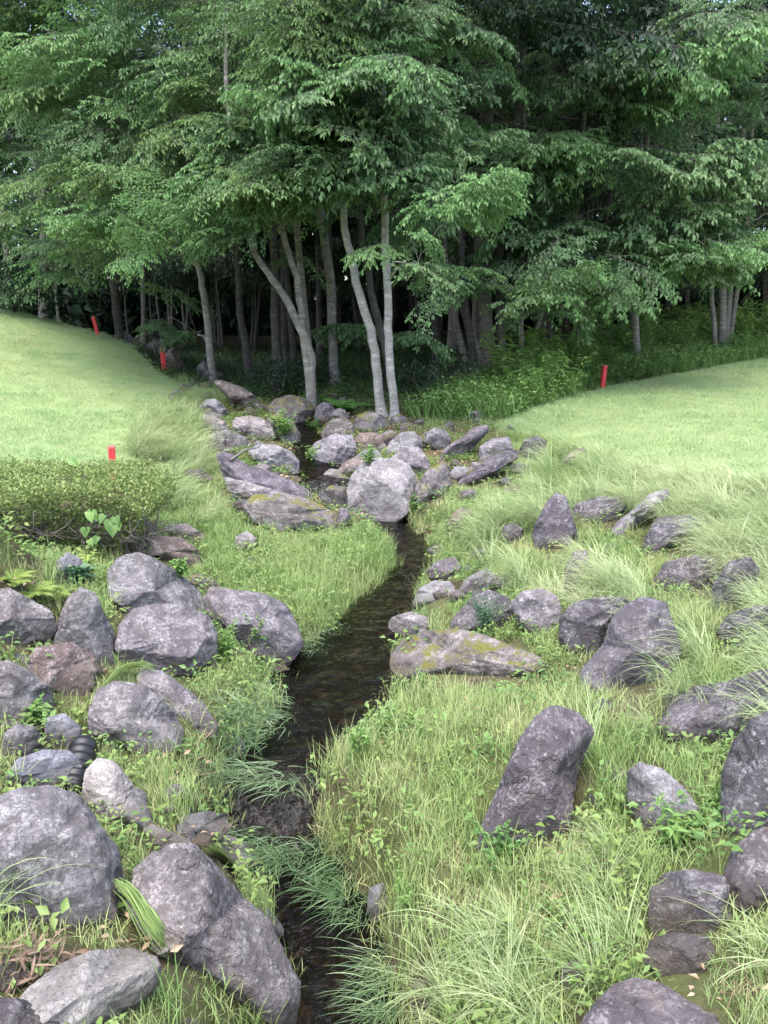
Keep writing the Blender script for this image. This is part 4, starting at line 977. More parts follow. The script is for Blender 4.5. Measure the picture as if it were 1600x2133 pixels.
def grow_limbs(tr):
    """join every waiting bough to the nearest point of the tree that already stands: a stem or an earlier limb"""
    nodes = [np.concatenate([Q[2:] for Q, _ in tr['stems']])]; rads = [np.concatenate([r_[2:] for _, r_ in tr['stems']])]
    S = nodes[0]
    tips = sorted(tr['limbs'], key=lambda p: np.linalg.norm(S-p, axis=1).min())
    for tip in tips:
        A = np.concatenate(nodes); ra = np.concatenate(rads); dv = tip-A
        hd = np.hypot(dv[:, 0], dv[:, 1]); cost = np.linalg.norm(dv, axis=1)+np.maximum(0, A[:, 2]-tip[2]+.15*hd)*.9
        i = int(np.argmin(cost)); l_ = np.linalg.norm(dv[i])
        if l_ > 5.5: continue
        rr = min(ra[i]*.62, .012+.009*l_); P = curve(A[i], tip, .06, 7, .05); rd = np.linspace(rr, .007, len(P))
        tr['mb'].tube(P-tr['base'], rd, 5, 0, cap=False); nodes.append(P[2:]); rads.append(rd[2:])
def bough(tr, tip_dir, pos, meshes, sc=1., pitch=0., roll=0., with_limb=True):
    """POS is the inner end of the bough; TIP_DIR the azimuth its tip points to"""
    me_ = meshes[rng.integers(len(meshes))]
    o = bpy.data.objects.new('bough', me_); C.objects.link(o); o.parent = tr['root']
    o.location = np.array(pos)-tr['base']; o.rotation_euler = (roll, pitch, tip_dir); o.scale = (sc, sc*rng.uniform(.85, 1.1), sc)
    if with_limb: tr['limbs'].append(np.array(pos))
    tr['boughs'] += 1
def finish(tr):
    grow_limbs(tr)
    o = link('trunk', tr['mb'].mesh('trunk', [tr['bark']]), tr['root'])
def stem_px(pts_, Y, top=None, lean=0.):
    """stem given by pixels at depth Y; first pixel is at the ground"""
    g, _ = ground_hit(*pts_[0]); Y0 = Y or g[1]
    P = [at_y(px, py, Y0+lean*i) for i, (px, py) in enumerate(pts_)]
    z0 = float(height(P[0][0], P[0][1])); P[0][2] = min(P[0][2], z0) if Y else z0
    if Y: P = [np.array([P[0][0], P[0][1], z0])]+P[1:] if P[0][2] > z0 else P
    if top is not None:
        d = P[-1]-P[-2]; d = d/max(d[2], .2); k = top-P[-1][2]
        P.append(P[-1]+np.array([d[0]*.3, .15, 1])*k*.5); P.append(P[-1]+np.array([0, .3, 1])*k*.5)
    return P
FRONT = []
def ft(label, stems, **kw):
    t = tree(label, stems, **kw); FRONT.append(t); return t
ft('forked grey tree with two stems leaning left above a low fork',
   [(stem_px([(650,826),(646,760),(640,715),(610,650),(580,600),(540,550),(508,492)], 14.3, 8.), .085, .035),
    (stem_px([(642,722),(637,680),(625,610),(605,545),(580,478),(560,400)], 14.3, 8.5), .07, .03)])
ft('pale leaning trunk, left of the twin white-barked trees by the ferns',
   [(stem_px([(796,838),(786,740),(770,650),(748,560),(735,480),(725,400)], 13.9, 10.5), .082, .045)], bark=BARKL)
ft('pale upright trunk, right of the twin white-barked trees by the ferns',
   [(stem_px([(822,846),(816,740),(806,640),(801,520),(803,400),(800,300)], 13.7, 11), .072, .045)], bark=BARKL)
ft('dark thin tree just behind the twin white-barked trunks', [(stem_px([(815,800),(800,720),(775,600),(760,500)], 16, 10), .085, .04)], bark=BARKD)
ft('slender grey tree at the dark boulder on the left bank', [(stem_px([(444,790),(436,700),(428,630),(415,560),(404,515),(396,450)], 17.5, 9), .085, .04)])
ft('thin dark trunk between the slender grey tree and the forked tree', [(stem_px([(516,766),(508,700),(500,660),(495,560)], 19, 9), .10, .05)], bark=BARKD)
ft('paired dark trunks standing close together behind the forked tree',
   [(stem_px([(578,790),(573,700),(568,620),(566,520),(560,430)], 18, 10), .11, .05), (stem_px([(600,790),(592,700),(588,620),(590,560)], 18.1, 9), .07, .03)], bark=BARKD)
ft('thick pale birch-like tree with many stems right of the clearing gap',
   [(stem_px([(1022,778),(1012,680),(1002,580),(1004,500),(1010,430),(1020,330)], 19.5, 12), .21, .11),
    (stem_px([(1046,768),(1048,680),(1040,560),(1056,460),(1075,300)], 19.6, 11), .12, .06),
    (stem_px([(1010,776),(985,690),(960,610),(930,520),(900,430)], 19.3, 10), .10, .05),
    (stem_px([(975,770),(955,690),(938,610),(925,560)], 19.0, 10), .09, .05)])
ft('straight young trunk beside the many-stemmed pale tree', [(stem_px([(1087,748),(1086,690),(1090,600),(1095,480)], 19.0, 9), .075, .04)])
ft('thin trunk leaning right out of the bamboo bushes', [(stem_px([(1104,752),(1116,700),(1132,655),(1180,560),(1200,470)], 19.2, 9), .06, .03)])
ft('tall grey trunk on the crest of the left lawn', [(stem_px([(87,668),(87,600),(90,500),(92,420),(95,300)], 27, 12), .16, .09)])
ft('slim trunk at the left margin behind the lawn', [(stem_px([(18,648),(14,540),(8,430),(0,300)], 28, 12), .12, .06)])
ft('thin sapling right of the tall grey trunk on the left crest', [(stem_px([(121,676),(119,600),(118,520)], 27, 8), .05, .03)])
ft('fan of several grey stems above the bamboo at the right',
   [(stem_px([(1512,640),(1508,580),(1495,500),(1492,420)], 25.5, 10), .13, .06), (stem_px([(1518,640),(1522,570),(1530,480),(1540,380)], 25.6, 10), .11, .05),
    (stem_px([(1525,640),(1545,540),(1562,450),(1570,390)], 25.7, 10), .08, .04), (stem_px([(1500,640),(1480,560),(1455,480)], 25.4, 9), .08, .04)])
ft('pale trunk rising behind the leafy canopy above the many-stemmed tree', [(stem_px([(990,740),(1000,400),(992,150),(975,60)], 24, 16), .16, .10)])
ft('twin pale trunks high among the leaves at the top of the wood', [(stem_px([(940,730),(960,300),(955,60),(950,-40)], 25, 17), .12, .07), (stem_px([(940,730),(985,250),(985,60),(975,-60)], 25, 17), .10, .06)])
ft('tree with a big bare limb arching over the upper left canopy',
   [(stem_px([(700,800),(690,600),(660,350),(600,170),(560,60)], 17, 9.5), .10, .05), (stem_px([(640,260),(590,115),(540,60),(480,18),(430,5)], 16.6), .07, .035)])
ft('mid-sized trunk under the left canopy by the lawn edge', [(stem_px([(250,720),(240,560),(235,420),(250,250)], 22, 11), .11, .05)], bark=BARKD)
ft('mid-sized trunk at the right lawn corner of the wood', [(stem_px([(1330,720),(1320,600),(1330,450),(1350,250)], 22.5, 12), .12, .06)])
ft('thin twisted trunk right of the lawn corner trunk', [(stem_px([(1205,730),(1200,640),(1215,520),(1230,400)], 22, 10), .08, .04)], bark=BARKD)

# the deep wood behind
k_ = 0
while k_ < 92:
    x, y = rng.uniform(-30, 30), rng.uniform(17.5, 48)
    z = float(height(x, y)); px, py, d = proj(np.array([x, y, z]))
    if inpoly(np.array([px]), np.array([py-4]), P_LAWN_L)[0] or inpoly(np.array([px]), np.array([py-4]), P_LAWN_R)[0]: continue
    if (x > 3 and y < 23.5) or (x < -4.0 and y < 27.5) or abs(px-800) > 1350: continue
    if any(np.hypot(x-t['base'][0], y-t['base'][1]) < .9 for t in TREES): continue
    H = rng.uniform(9, 15); lx, ly = rng.normal()*.8, rng.normal()*.6; st = []
    for q_ in range(1 if rng.random() < .65 else 2):
        lx2 = lx+q_*rng.uniform(-1.6, 1.6)
        st.append(([(x, y, z), (x+lx2*.25, y+ly*.2, z+H*.3), (x+lx2*.6, y+ly*.6, z+H*.65), (x+lx2, y+ly, z+H)], rng.uniform(.05, .12), .02))
    t = tree('slender tree standing deep in the dark wood', st, bark=BARKD, group='slender trees of the deep wood', sides=6)
    nb_ = int(rng.uniform(12, 18))
    for j in range(nb_):
        u = rng.uniform(.22, 1.0)**.85; Q = st[rng.integers(len(st))][0]; zz_ = z+H*u
        az = rng.uniform(0, 6.28); rr = rng.uniform(.3, 2.0)*(1.15-u*.55)
        pos = np.array([np.interp(u, [0, .3, .65, 1], [q[0] for q in Q])+math.cos(az)*rr, np.interp(u, [0, .3, .65, 1], [q[1] for q in Q])+math.sin(az)*rr, zz_])
        bough(t, az+rng.normal()*.5, pos, DEEP, rng.uniform(1.0, 1.7)*(1+.3*(u > .7)), rng.uniform(-.15, .35), rng.normal()*.25, with_limb=j % 2 == 0)
    k_ += 1

# the leafy front of the wood: boughs hanging towards the clearing, each carried by the nearest front tree
LOW = np.array([(-200,600),(0,600),(60,610),(140,560),(250,560),(330,540),(420,500),(500,505),(560,430),(620,420),(690,380),(740,330),(790,370),(870,590),(930,520),(980,490),
                (1040,530),(1080,600),(1150,640),(1230,640),(1300,640),(1350,590),(1420,560),(1500,520),(1560,560),(1800,560)], float)
def carry(P):
    return min(FRONT, key=lambda t: min(np.hypot(Q[:, 0]-P[0], (Q[:, 1]-P[1])*.6).min()+.3*abs(np.clip(P[2], Q[0, 2]+1.5, Q[-1, 2])-P[2]) for Q, _ in t['stems']))
def front(px, py, Y, meshes, sc, az=None, pitch=None, lim=True):
    P = at_y(px, py, Y); t = carry(P)
    if az is None:
        dx = P[0]-t['base'][0]; az = math.atan2(-1.3, np.clip(dx, -1.6, 1.6))+rng.normal()*.45
    L = 1.6*sc*.55; pt = rng.uniform(-.35, .4) if pitch is None else pitch
    pos = P-np.array([math.cos(az)*L, math.sin(az)*L, -L*math.sin(pt)*.6-.12])
    bough(t, az, pos, meshes, sc, pt, rng.normal()*.35, lim)
GAPS = poly('360,180 440,210 430,330 330,360 380,430 300,430 340,250')
cnt = 0
while cnt < 470:
    px, py = rng.uniform(-120, 1720), rng.uniform(-260, 640)
    lo = np.interp(px, LOW[:, 0], LOW[:, 1]); depth_layer = rng.random()
    if py > lo-35+depth_layer*10: continue
    if lo-py > 330 and rng.random() < .25: continue
    # right of the gap the canopy comes nearer and bears larger leaves
    s = smooth(560, 900, px)
    Y = (15.2-.4*s)+depth_layer*5.0+np.clip(-px+350, 0, 500)/500*5.5*(py > 0)+smooth(980, 1150, px)*4.0+np.clip(px-1350, 0, 300)/300*1.5
    if 560 < px < 900: Y = 12.4+depth_layer*3.5
    m_ = BROAD if rng.random() < s else FINE
    if rng.random() < (.30 if px < 450 else .13): m_ = BRIGHT if s > .5 else BRIGHTF
    front(px, py, Y, m_, rng.uniform(.55, 1.15)*(1+.15*(1-s)), lim=cnt % 2 == 0); cnt += 1
# the boughs that stand out in the photograph
for px, py, Y, ms, sc in [
 (975,415,11.2,BRIGHT,.8),(1030,425,11.4,BRIGHT,.8),(920,465,11.0,BRIGHT,.7),(880,500,10.8,BRIGHT,.5),(1010,450,11.3,BRIGHT,.7),(890,560,11.3,BROAD,.6),(870,590,11.2,BROAD,.5),(920,580,11.5,BROAD,.6),
 (1060,480,12.2,BROAD,.9),(1120,520,12.4,BROAD,1.0),(1180,480,12.4,BROAD,.9),(1100,590,12.6,BROAD,.9),
 (380,450,13,BRIGHTF,1.1),(440,470,12.8,BRIGHTF,1.0),(330,490,13.2,BRIGHTF,1.0),(290,510,13.2,BRIGHTF,.8),(270,535,13.2,BRIGHTF,.7),(420,430,13.1,BRIGHTF,1.0),(500,480,13,FINE,.9),
 (560,360,12.5,BRIGHTF,1.1),(610,330,12.6,BRIGHTF,1.0),(520,380,12.5,FINE,1.1),(660,320,12.7,BRIGHTF,.9),(580,420,12.8,FINE,1.0),
 (700,180,11.8,BROAD,1.0),(640,170,11.8,BRIGHT,.9),(760,160,11.7,BROAD,1.0),(820,140,11.6,BRIGHT,.9),(590,200,11.8,BRIGHT,.7),(880,170,11.8,BROAD,.9),
 (480,440,12.8,BRIGHTF,.9),(520,440,12.8,FINE,.8),(560,400,12.8,FINE,.9),(600,400,12.6,FINE,1.0),(480,300,13,FINE,1.1),(420,330,13.2,BRIGHTF,1.),(460,370,13,FINE,1.1),(520,290,13,FINE,1.),(560,240,13,BROAD,1.),(860,400,12.4,BROAD,.8),(840,300,12.4,BROAD,1.),(760,270,12.4,BROAD,1.),(770,280,12.3,BROAD,1.),(820,250,12.3,BROAD,1.),(700,280,12.4,BROAD,1.),(740,90,12.2,BROAD,1.),(800,60,12.2,BROAD,1.),(400,200,14,FINE,1.),(380,280,14,FINE,1.),
 (690,370,12.6,BROAD,.9),(660,400,14.8,BROAD,.9),(720,440,14.8,BROAD,.7),
 (1180,340,11.6,BRIGHT,.9),(1130,350,11.7,BROAD,.9),(1220,300,11.5,BRIGHT,.7),(1150,420,12,BROAD,.8),
 (1300,160,11.5,BROAD,1.),(1400,140,11.3,BRIGHT,1.),(1480,100,11.2,BRIGHT,.9),(1530,60,11.2,BROAD,.9),(1250,170,11.6,BROAD,.9),(1340,220,11.5,BRIGHT,.8),
 (1420,330,11.3,BROAD,1.),(1500,330,11.2,BROAD,1.),(1560,360,11.2,BROAD,.9),(1380,420,11.3,BROAD,1.),(1450,450,11.2,BROAD,1.),(1500,500,11.2,BRIGHT,.8),(1440,510,11.4,BROAD,.9),(1380,520,11.6,BROAD,.9),(1310,500,11.8,BROAD,.9),(1340,380,11.6,BROAD,.9),(1270,560,12.2,BROAD,.9),(1500,560,11.3,BROAD,.6),
 (100,110,15.5,BRIGHTF,1.2),(180,90,15.5,BRIGHTF,1.2),(260,60,15.2,BRIGHTF,1.2),(60,150,15.8,BRIGHTF,1.1),(140,180,15.6,FINE,1.2),(220,150,15.4,BRIGHTF,1.1),(330,150,15,FINE,1.2),(300,210,15,BRIGHTF,1.1),(200,250,15.5,FINE,1.2),(120,230,15.8,FINE,1.2),
 (240,300,15.2,FINE,1.2),(160,350,15.5,FINE,1.2),(80,380,16,FINE,1.2),(260,390,14.8,FINE,1.2),(200,430,15.2,BRIGHTF,1.1),(150,500,15.5,FINE,1.1),(230,540,15.2,FINE,1.1),
 (300,40,14.5,FINE,1.2),(420,60,14.2,BRIGHTF,.9),(520,30,14,FINE,1.),(640,30,13,BRIGHT,.9),(700,60,13,BROAD,.9)]:
    for q_ in range(3 if px > 1030 else 2):
        Y2 = Y+(6.8 if px > 1030 else .8)+rng.normal()*.3; front(px+rng.normal()*24, py+rng.normal()*18, Y2, ms, sc*rng.uniform(.65, 1.)*(Y2/Y)**.75, lim=q_ == 0)
for k in range(26): front(rng.uniform(-150, 170), rng.uniform(-220, 330), rng.uniform(18, 22), FINE, rng.uniform(1.1, 1.6), lim=k % 2 == 0)
for k in range(46): front(rng.uniform(-120, 270), rng.uniform(-160, 330), rng.uniform(20, 26), FINE, rng.uniform(1.4, 1.9), lim=False)
for k in range(10): front(rng.uniform(-60, 90), rng.uniform(20, 190), rng.uniform(19, 23), FINE, rng.uniform(1.2, 1.6), lim=False)
for px, py in [(1060,560),(1110,580),(1160,600),(1090,640),(1210,590),(1260,600),(1300,580),(1140,520),(1350,560),(1400,540),(1450,560),(1240,640),(1180,660),(1310,620),(1500,540),(1550,520),(990,570),(1030,600)]:
    front(px, py, rng.uniform(15.8, 17.8), BRIGHT if rng.random() < .25 else BROAD, rng.uniform(.75, 1.05), lim=True)
# low leafy arms over the dark stream head
for px, py, Y in [(900,715,16.5),(1080,640,17.5),(740,690,17),(640,560,17),(360,620,19),(330,680,19.5),(380,700,19),(30,600,21),(60,590,21),(20,620,22),(1150,600,17),(1220,570,17)]:
    front(px, py, Y, BROAD, rng.uniform(.7, 1.))
for t in TREES: finish(t)

# far dark mass of leaves closing the wood behind the last trunks
mb = MB(); r_ = np.random.default_rng(9)
for i in range(62000):
    a = r_.uniform(-.8, .8); dd = r_.uniform(47, 60); x, y = math.sin(a)*dd, math.cos(a)*dd
    z = 1.2+abs(r_.normal())*(4.5 if i % 2 else 1.8)+r_.uniform(0, 9)*(r_.random() < .35)
    if fbm(np.array([[x*.25, y*.25, z*.3]]))[0] < -.16 and z > 5: continue
    L = r_.uniform(.4, .95); d = r_.normal(size=3); mb.leaf(np.array([x, y, z]), d, r_.normal(size=3)+[0, 0, .8], L, L*.6, 0, r_.random())
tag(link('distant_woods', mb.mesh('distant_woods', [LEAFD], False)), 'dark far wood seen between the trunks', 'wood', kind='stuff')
# ------------------------------------------------------------------ clipped hedge on the left
ha, hb = np.array([-5.2, 6.55]), np.array([-2.05, 7.55])       # front edge runs back towards its right-hand end
P0 = at_z(-420, 1190, .98)[:2]; P1 = at_z(268, 1100, .98)[:2]; P2 = at_z(372, 985, 1.3)[:2]
def hedge():
    r = np.random.default_rng(77)
    F0, F1, E1 = np.array([-6.0, 5.65]), np.array([-2.10, 6.80]), np.array([-1.84, 7.65])
    base = np.array([-3.4, 7.2, float(height(-3.4, 7.2))])
    o = link('clipped_hedge', None, loc=base)
    tag(o, 'low clipped azalea hedge with yellow-green leaves and bare twigs below, on the left bank', 'hedge')
    n1 = lambda x, y, z=0.: mnoise.noise(Vector((x, y, z)))
    def spot(u, v):
        f = F0+(F1-F0)*u; bk = np.array([-6.0+(E1[0]-.28+6.0)*u, 8.05]); return f+(bk-f)*v
    def topz(x, y): return 1.56+.05*n1(x*2.2, y*2.2)+.035*n1(x*7, y*7)
    fo, tw = MB(), MB()
    for i in range(20000):
        u = 1-r.random()**1.1*.72; v = r.random()
        en = (1-u)*4.0; rnd = .16*max(0, 1-en/.35)**2
        if r.random() < .50:
            p2 = spot(u, v); z = topz(*p2)-abs(r.normal())*.045-rnd-.10*max(0, 1-v/.10)**2
        else:
            k = r.random()**.75                                          # front face, thinning below
            p2 = spot(u, 0.); z = topz(*p2)-rnd-.02-.60*k
            if n1(p2[0]*6, z*6, 4.) < -.62+.70*k: continue
            p2 = p2+np.array([r.normal()*.03, .02+.30*k*k+abs(r.normal())*.05])
        if r.random() < .09:                                              # rounded right-hand end
            t = r.random(); k = r.random()**.7; p2 = spot(1., t)+np.array([.03-.25*k*k+r.normal()*.03, 0]); z = topz(*p2)-.16-.34*k
        g = float(base_h(p2[0], p2[1])) if i % 40 == 0 else g_last
        g_last = g
        if z < g+.08: continue
        p = np.array([p2[0], p2[1], z]); t_ = r.uniform(.2, 1)
        for q in range(3):
            a = r.uniform(0, 6.28); d = np.array([math.cos(a), math.sin(a)-.2, r.uniform(.1, 1.3)]); l_ = r.uniform(.022, .042)
            if q == 0 and r.random() < .05: p = p+np.array([0, 0, .05])
            fo.leaf(p+r.normal(size=3)*.012, d, r.normal(size=3)*.5+[0, 0, 1], l_, l_*.5, 0, np.clip(t_+r.normal()*.2, 0, 1))
    for i in range(380):
        u = 1-r.random()**1.1*.72; v = r.uniform(.12, .6); p2 = spot(u, v); p = np.array([p2[0], p2[1], float(base_h(*p2))-.03])
        T = topz(*p2)-p[2]-.08; a = r.normal()*.9-math.pi/2
        q1 = p+np.array([math.cos(a)*.10, math.sin(a)*.10-.06, T*.4]); q2 = q1+np.array([r.normal()*.14, -abs(r.normal())*.12, T*r.uniform(.25, .5)])
        tw.tube([p, (p+q1)/2+r.normal(size=3)*.025, q1, (q1+q2)/2+r.normal(size=3)*.03, q2], [.009, .007, .006, .004, .002], 4, 0, r.random(), False)
        for q in range(2):
            q3 = q1+np.array([r.normal()*.16, -abs(r.normal())*.08, r.uniform(-.03, .14)]); tw.tube([q1, (q1+q3)/2+r.normal(size=3)*.02, q3], [.004, .003, .0015], 3, 0, r.random(), False)
    for m_ in (fo, tw):
        m_.v = [v_-base for v_ in m_.v]
    link('foliage', fo.mesh('foliage', [HEDGE], False), o); link('twigs', tw.mesh('twigs', [TWIG]), o)
TWIG = bark_mat('twig_bark', (.09, .08, .07), (.17, .15, .135), (.26, .24, .22))
hedge()

# ------------------------------------------------------------------ red stakes
m, n, out = mat('red_paint')
tc = N(n, 'ShaderNodeTexCoord'); f_ = noi(n, tc.outputs['Object'], 18, 5, .7)
col = mixc(n, f_, (.50, .025, .03), (.62, .05, .055)); col = mixc(n, ramp(n, noi(n, tc.outputs['Object'], 45, 4), [(.62, 0), (.7, .5)]), col, (.5, .32, .28))
p = N(n, 'ShaderNodeBsdfPrincipled', Roughness=.55); n.links.new(col, p.inputs['Base Color']); n.links.new(p.outputs[0], out.inputs[0]); RED = m
m, n, out = mat('faded_red_end'); p = N(n, 'ShaderNodeBsdfPrincipled', Roughness=.7); p.inputs['Base Color'].default_value = (.55, .10, .09, 1); n.links.new(p.outputs[0], out.inputs[0]); REDT = m
def bevel_box(mb, sx, sy, z0, z1, b, mat_=0):
    pr = [(sx-b, sy), (sx, sy-b), (sx, -sy+b), (sx-b, -sy), (-sx+b, -sy), (-sx, -sy+b), (-sx, sy-b), (-sx+b, sy)]
    rings = [(z0, 1.), (z1-b, 1.), (z1, 1-b/sx)]
    v = [(x*k, y*k, z) for z, k in rings for x, y in pr]; nn = 8
    f = [(i*nn+(j+1) % nn, i*nn+j, (i+1)*nn+j, (i+1)*nn+(j+1) % nn) for i in range(2) for j in range(nn)]+[tuple(2*nn+j for j in range(nn))[::-1]]
    mb.add(v, f, mat_)
def stake(px, py, w_, h_, lean, yaw, label, Y=None):
    g = ground_hit(px, py)[0] if Y is None else at_y(px, py, Y)
    if Y is not None: g[2] = float(height(g[0], g[1]))
    o = link('red_stake', None, loc=g, rot=(lean[0], lean[1], yaw)); tag(o, label, 'stake', 'red marker stakes on the lawn')
    mb = MB(); bevel_box(mb, w_/2, w_/2, -.15, h_-.03, .006); link('post', mb.mesh('post', [RED], False), o)
    mb = MB(); bevel_box(mb, w_/2+.003, w_/2+.003, h_-.0299, h_, .008); link('cap', mb.mesh('cap', [REDT], False), o)
stake(1254, 808, .092, .50, (.03, .06), .3, 'red stake on the right lawn in front of the bamboo bushes')
stake(342, 772, .090, .50, (0, -.02), .5, 'red stake at the left lawn edge next to the brown stones', 19.3)
stake(203, 692, .085, .44, (.05, -.16), .2, 'red stake leaning left on the crest of the left lawn', 21.2)
stake(236, 1000, .074, .52, (0, .02), .4, 'red stake showing only its top above the hedge', 9.3)

# ------------------------------------------------------------------ corrugated drain pipe
m, n, out = mat('black_plastic'); p = N(n, 'ShaderNodeBsdfPrincipled', Roughness=.4); p.inputs['Base Color'].default_value = (.012, .012, .014, 1); n.links.new(p.outputs[0], out.inputs[0])
g = ground_hit(152, 1652)[0]+np.array([0, 0, .03]); mb = MB(); nseg, rad0 = 26, .062
ax = np.array([.12, -.85, -.18]); ax /= np.linalg.norm(ax)
P = [g+ax*(s-.9)*.34 for s in np.linspace(0, 1, nseg)]
mb.tube(np.array(P)-g, [rad0+(.010 if (k//2) % 2 else 0) for k in range(nseg)], 20, 0, cap=False)
mb.tube(np.array(P)-g, [rad0-.014]*nseg, 20, 0, cap=False)
mb2 = MB(); mb2.tube(np.array([P[-1]-ax*.006, P[-1]+ax*.006, P[-1]+ax*.006])-g, [rad0+.012, rad0+.012, rad0-.012], 20, 0, cap=False)
o = link('drain_pipe', None, loc=g); tag(o, 'black corrugated drain pipe under the flat bluish-grey block', 'pipe')
link('corrugated_tube', mb.mesh('corrugated_tube', [m]), o); link('pipe_end', mb2.mesh('pipe_end', [m]), o)

# ------------------------------------------------------------------ plants one can pick out
def frond(mb, p, az, L, W, rise, mat_=1, npin=16, r=None):
    d0 = np.array([math.cos(az), math.sin(az), 0]); pts_ = [np.array(p, float)]; th = rise
    for k in range(12):
        pts_.append(pts_[-1]+(d0*math.cos(th)+np.array([0, 0, math.sin(th)]))*L/12); th -= (rise+.45)/12
    pts_ = np.array(pts_); mb.tube(pts_, np.linspace(.005, .0015, len(pts_)), 4, 0, cap=False)
    sd = np.array([-math.sin(az), math.cos(az), 0])
    for k in range(npin):
        u = .12+.86*k/npin; i = min(int(u*12), 11); q = pts_[i]+(pts_[i+1]-pts_[i])*(u*12-i); t = pts_[i+1]-pts_[i]; t /= np.linalg.norm(t)
        l_ = W*math.sin(math.pi*min(.98, .18+u*.82))**.8
        for s in (-1, 1):
            d = sd*s+t*.45; dd = d/np.linalg.norm(d); nn = np.cross(t, sd)*(1 if np.cross(t, sd)[2] > 0 else -1)
            for j in range(4):
                pp = q+dd*l_*(j+.4)/4.6; ll = l_*.36*(1-j*.17)
                for s2 in (-1, 1): mb.leaf(pp, dd*.6+t*s2*.8+np.array([0, 0, -.1]), nn, ll, ll*.5, mat_, np.clip((r.random() if r is not None else .5)*.7+.25*u, 0, 1))
            mb.leaf(q+dd*l_*.78, dd+np.array([0, 0, -.15]), nn, l_*.3, l_*.12, mat_, .8)
def fern(px, py, L, nf, mat_, label, name='fern', seed=0, Y=None):
    g = surface_hit(px, py); r = np.random.default_rng(seed+5)
    o = link(name, None, loc=g); tag(o, label, 'fern')
    for k in range(nf):
        mb = MB(); frond(mb, (0, 0, 0), k*2.4+r.normal()*.3, L*r.uniform(.75, 1.1), L*.24, r.uniform(.55, 1.15), 1, 15, r)
        link('frond', mb.mesh('frond', [mat_, mat_], False), o)
fern(712, 862, .62, 13, FERNM, 'bright green fern growing over the purple boulder at the wood edge', seed=1)
fern(655, 838, .45, 8, FERNM, 'smaller fern at the foot of the forked tree', seed=2)
fern(70, 1244, .19, 18, YFERN, 'yellow fern below the hedge at the left margin', seed=3)
fern(115, 1250, .16, 16, YFERN, 'yellow fern right beside the leaning triangular boulder', seed=4)
fern(28, 1215, .17, 16, YFERN, 'yellow fern closest to the hedge at the left margin', seed=6)

def herb(px, py, h, ns, leafL, leafW, mat_, label, name='leafy_weed', seed=0, spread=.5, cat='plant', dense=8, group=None, lift=0.):
    """upright stems with leaves in pairs; every stem is a part"""
    g = surface_hit(px, py); r = np.random.default_rng(seed+50)
    o = link(name, None, loc=g); tag(o, label, cat, group)
    for k in range(ns):
        mb = MB(); a = k*2.4+r.normal()*.4; sp = spread*r.uniform(.1, 1.); H = h*r.uniform(.6, 1.1); P = [np.array([r.normal()*.02, r.normal()*.02, -.02])]
        for j in range(6): P.append(P[-1]+np.array([math.cos(a)*sp*H/6*(.4+j*.22), math.sin(a)*sp*H/6*(.4+j*.22), H/6]))
        P = np.array(P); mb.tube(P, np.linspace(.004, .0015, 7), 4, 0, cap=False)
        for j in range(dense):
            u = .18+.82*j/dense; i = min(int(u*6), 5); q = P[i]+(P[i+1]-P[i])*(u*6-i)
            for s in (0, math.pi):
                az = j*1.5+s+r.normal()*.3; d = np.array([math.cos(az), math.sin(az), r.uniform(-.25, .4)]); l_ = leafL*r.uniform(.7, 1.15)*(1.1-.45*u)
                mb.leaf(q, d, np.array([r.normal()*.25, r.normal()*.25, 1]), l_, l_*leafW, 1, np.clip(.35+.5*u+r.normal()*.18, 0, 1))
        link('leafy_stem', mb.mesh('leafy_stem', [mat_, mat_], False), o)
    return o
herb(470, 1375, .34, 12, .05, .5, WEEDM, 'bright green leafy weed between the round blotchy boulder and the sloping boulder', seed=1)
herb(540, 1330, .22, 6, .045, .5, WEEDM, 'small weed climbing the face of the smooth sloping boulder', seed=2)
herb(745, 1580, .24, 14, .05, .5, WEEDM, 'clump of mint-like leaves on the bank above the cascade', seed=3, spread=.7)
herb(800, 1540, .20, 9, .048, .5, WEEDM, 'smaller mint-like clump on the mid stream bank by the grey stone', seed=4)
herb(850, 1890, .20, 10, .042, .55, WEEDM, 'weed with rounded light leaves beside the slate-grey waterline stone', seed=5, spread=.8)
herb(1040, 1800, .24, 10, .045, .55, BUSH, 'dark leafy weed at the foot of the tall pyramid boulder', seed=6, spread=.8)
herb(650, 975, .38, 10, .085, .6, WEEDM, 'broad-leaved plant standing by the little waterfall', seed=7)
herb(590, 905, .40, 10, .10, .65, WEEDM, 'light green seedlings on the dark mossy rock', seed=8, spread=.8)
herb(655, 902, .30, 8, .09, .65, BUSH, 'dark green plant over the stream under the purple boulder', seed=9)
herb(525, 855, .30, 8, .07, .6, WEEDM, 'pale seedlings in front of the red-brown boulder', seed=10)
herb(770, 965, .28, 7, .07, .6, WEEDM, 'bright seedling behind the white boulder', seed=11)
herb(860, 1075, .34, 12, .06, .42, BUSH, 'leafy plant at the pool edge right of the white boulder', seed=12, spread=.7)
herb(730, 1095, .26, 5, .05, .4, BUSH, 'slim plant at the pool edge left of the white boulder', seed=13)
herb(862, 1150, .16, 8, .05, .5, WEEDM, 'low round weed standing in the stream bend', seed=14, spread=.9)
herb(1015, 1310, .30, 16, .075, .14, BLUEL, 'dark blue-green sedge in front of the ridge-backed boulder', name='sedge_clump', seed=15, spread=.8, dense=12)
herb(375, 1195, .14, 6, .075, .6, WEEDM, 'yellow-green weed in front of the reddish-brown boulder', seed=16, spread=.9)
herb(160, 1215, .16, 9, .12, .75, BLUEL, 'bluish round-leaved plant in front of the jagged white stone', seed=17, spread=1.0, dense=5)
herb(180, 1190, .20, 4, .09, .45, YFERN, 'yellow leaves sprouting beside the jagged white stone', seed=18, dense=4)
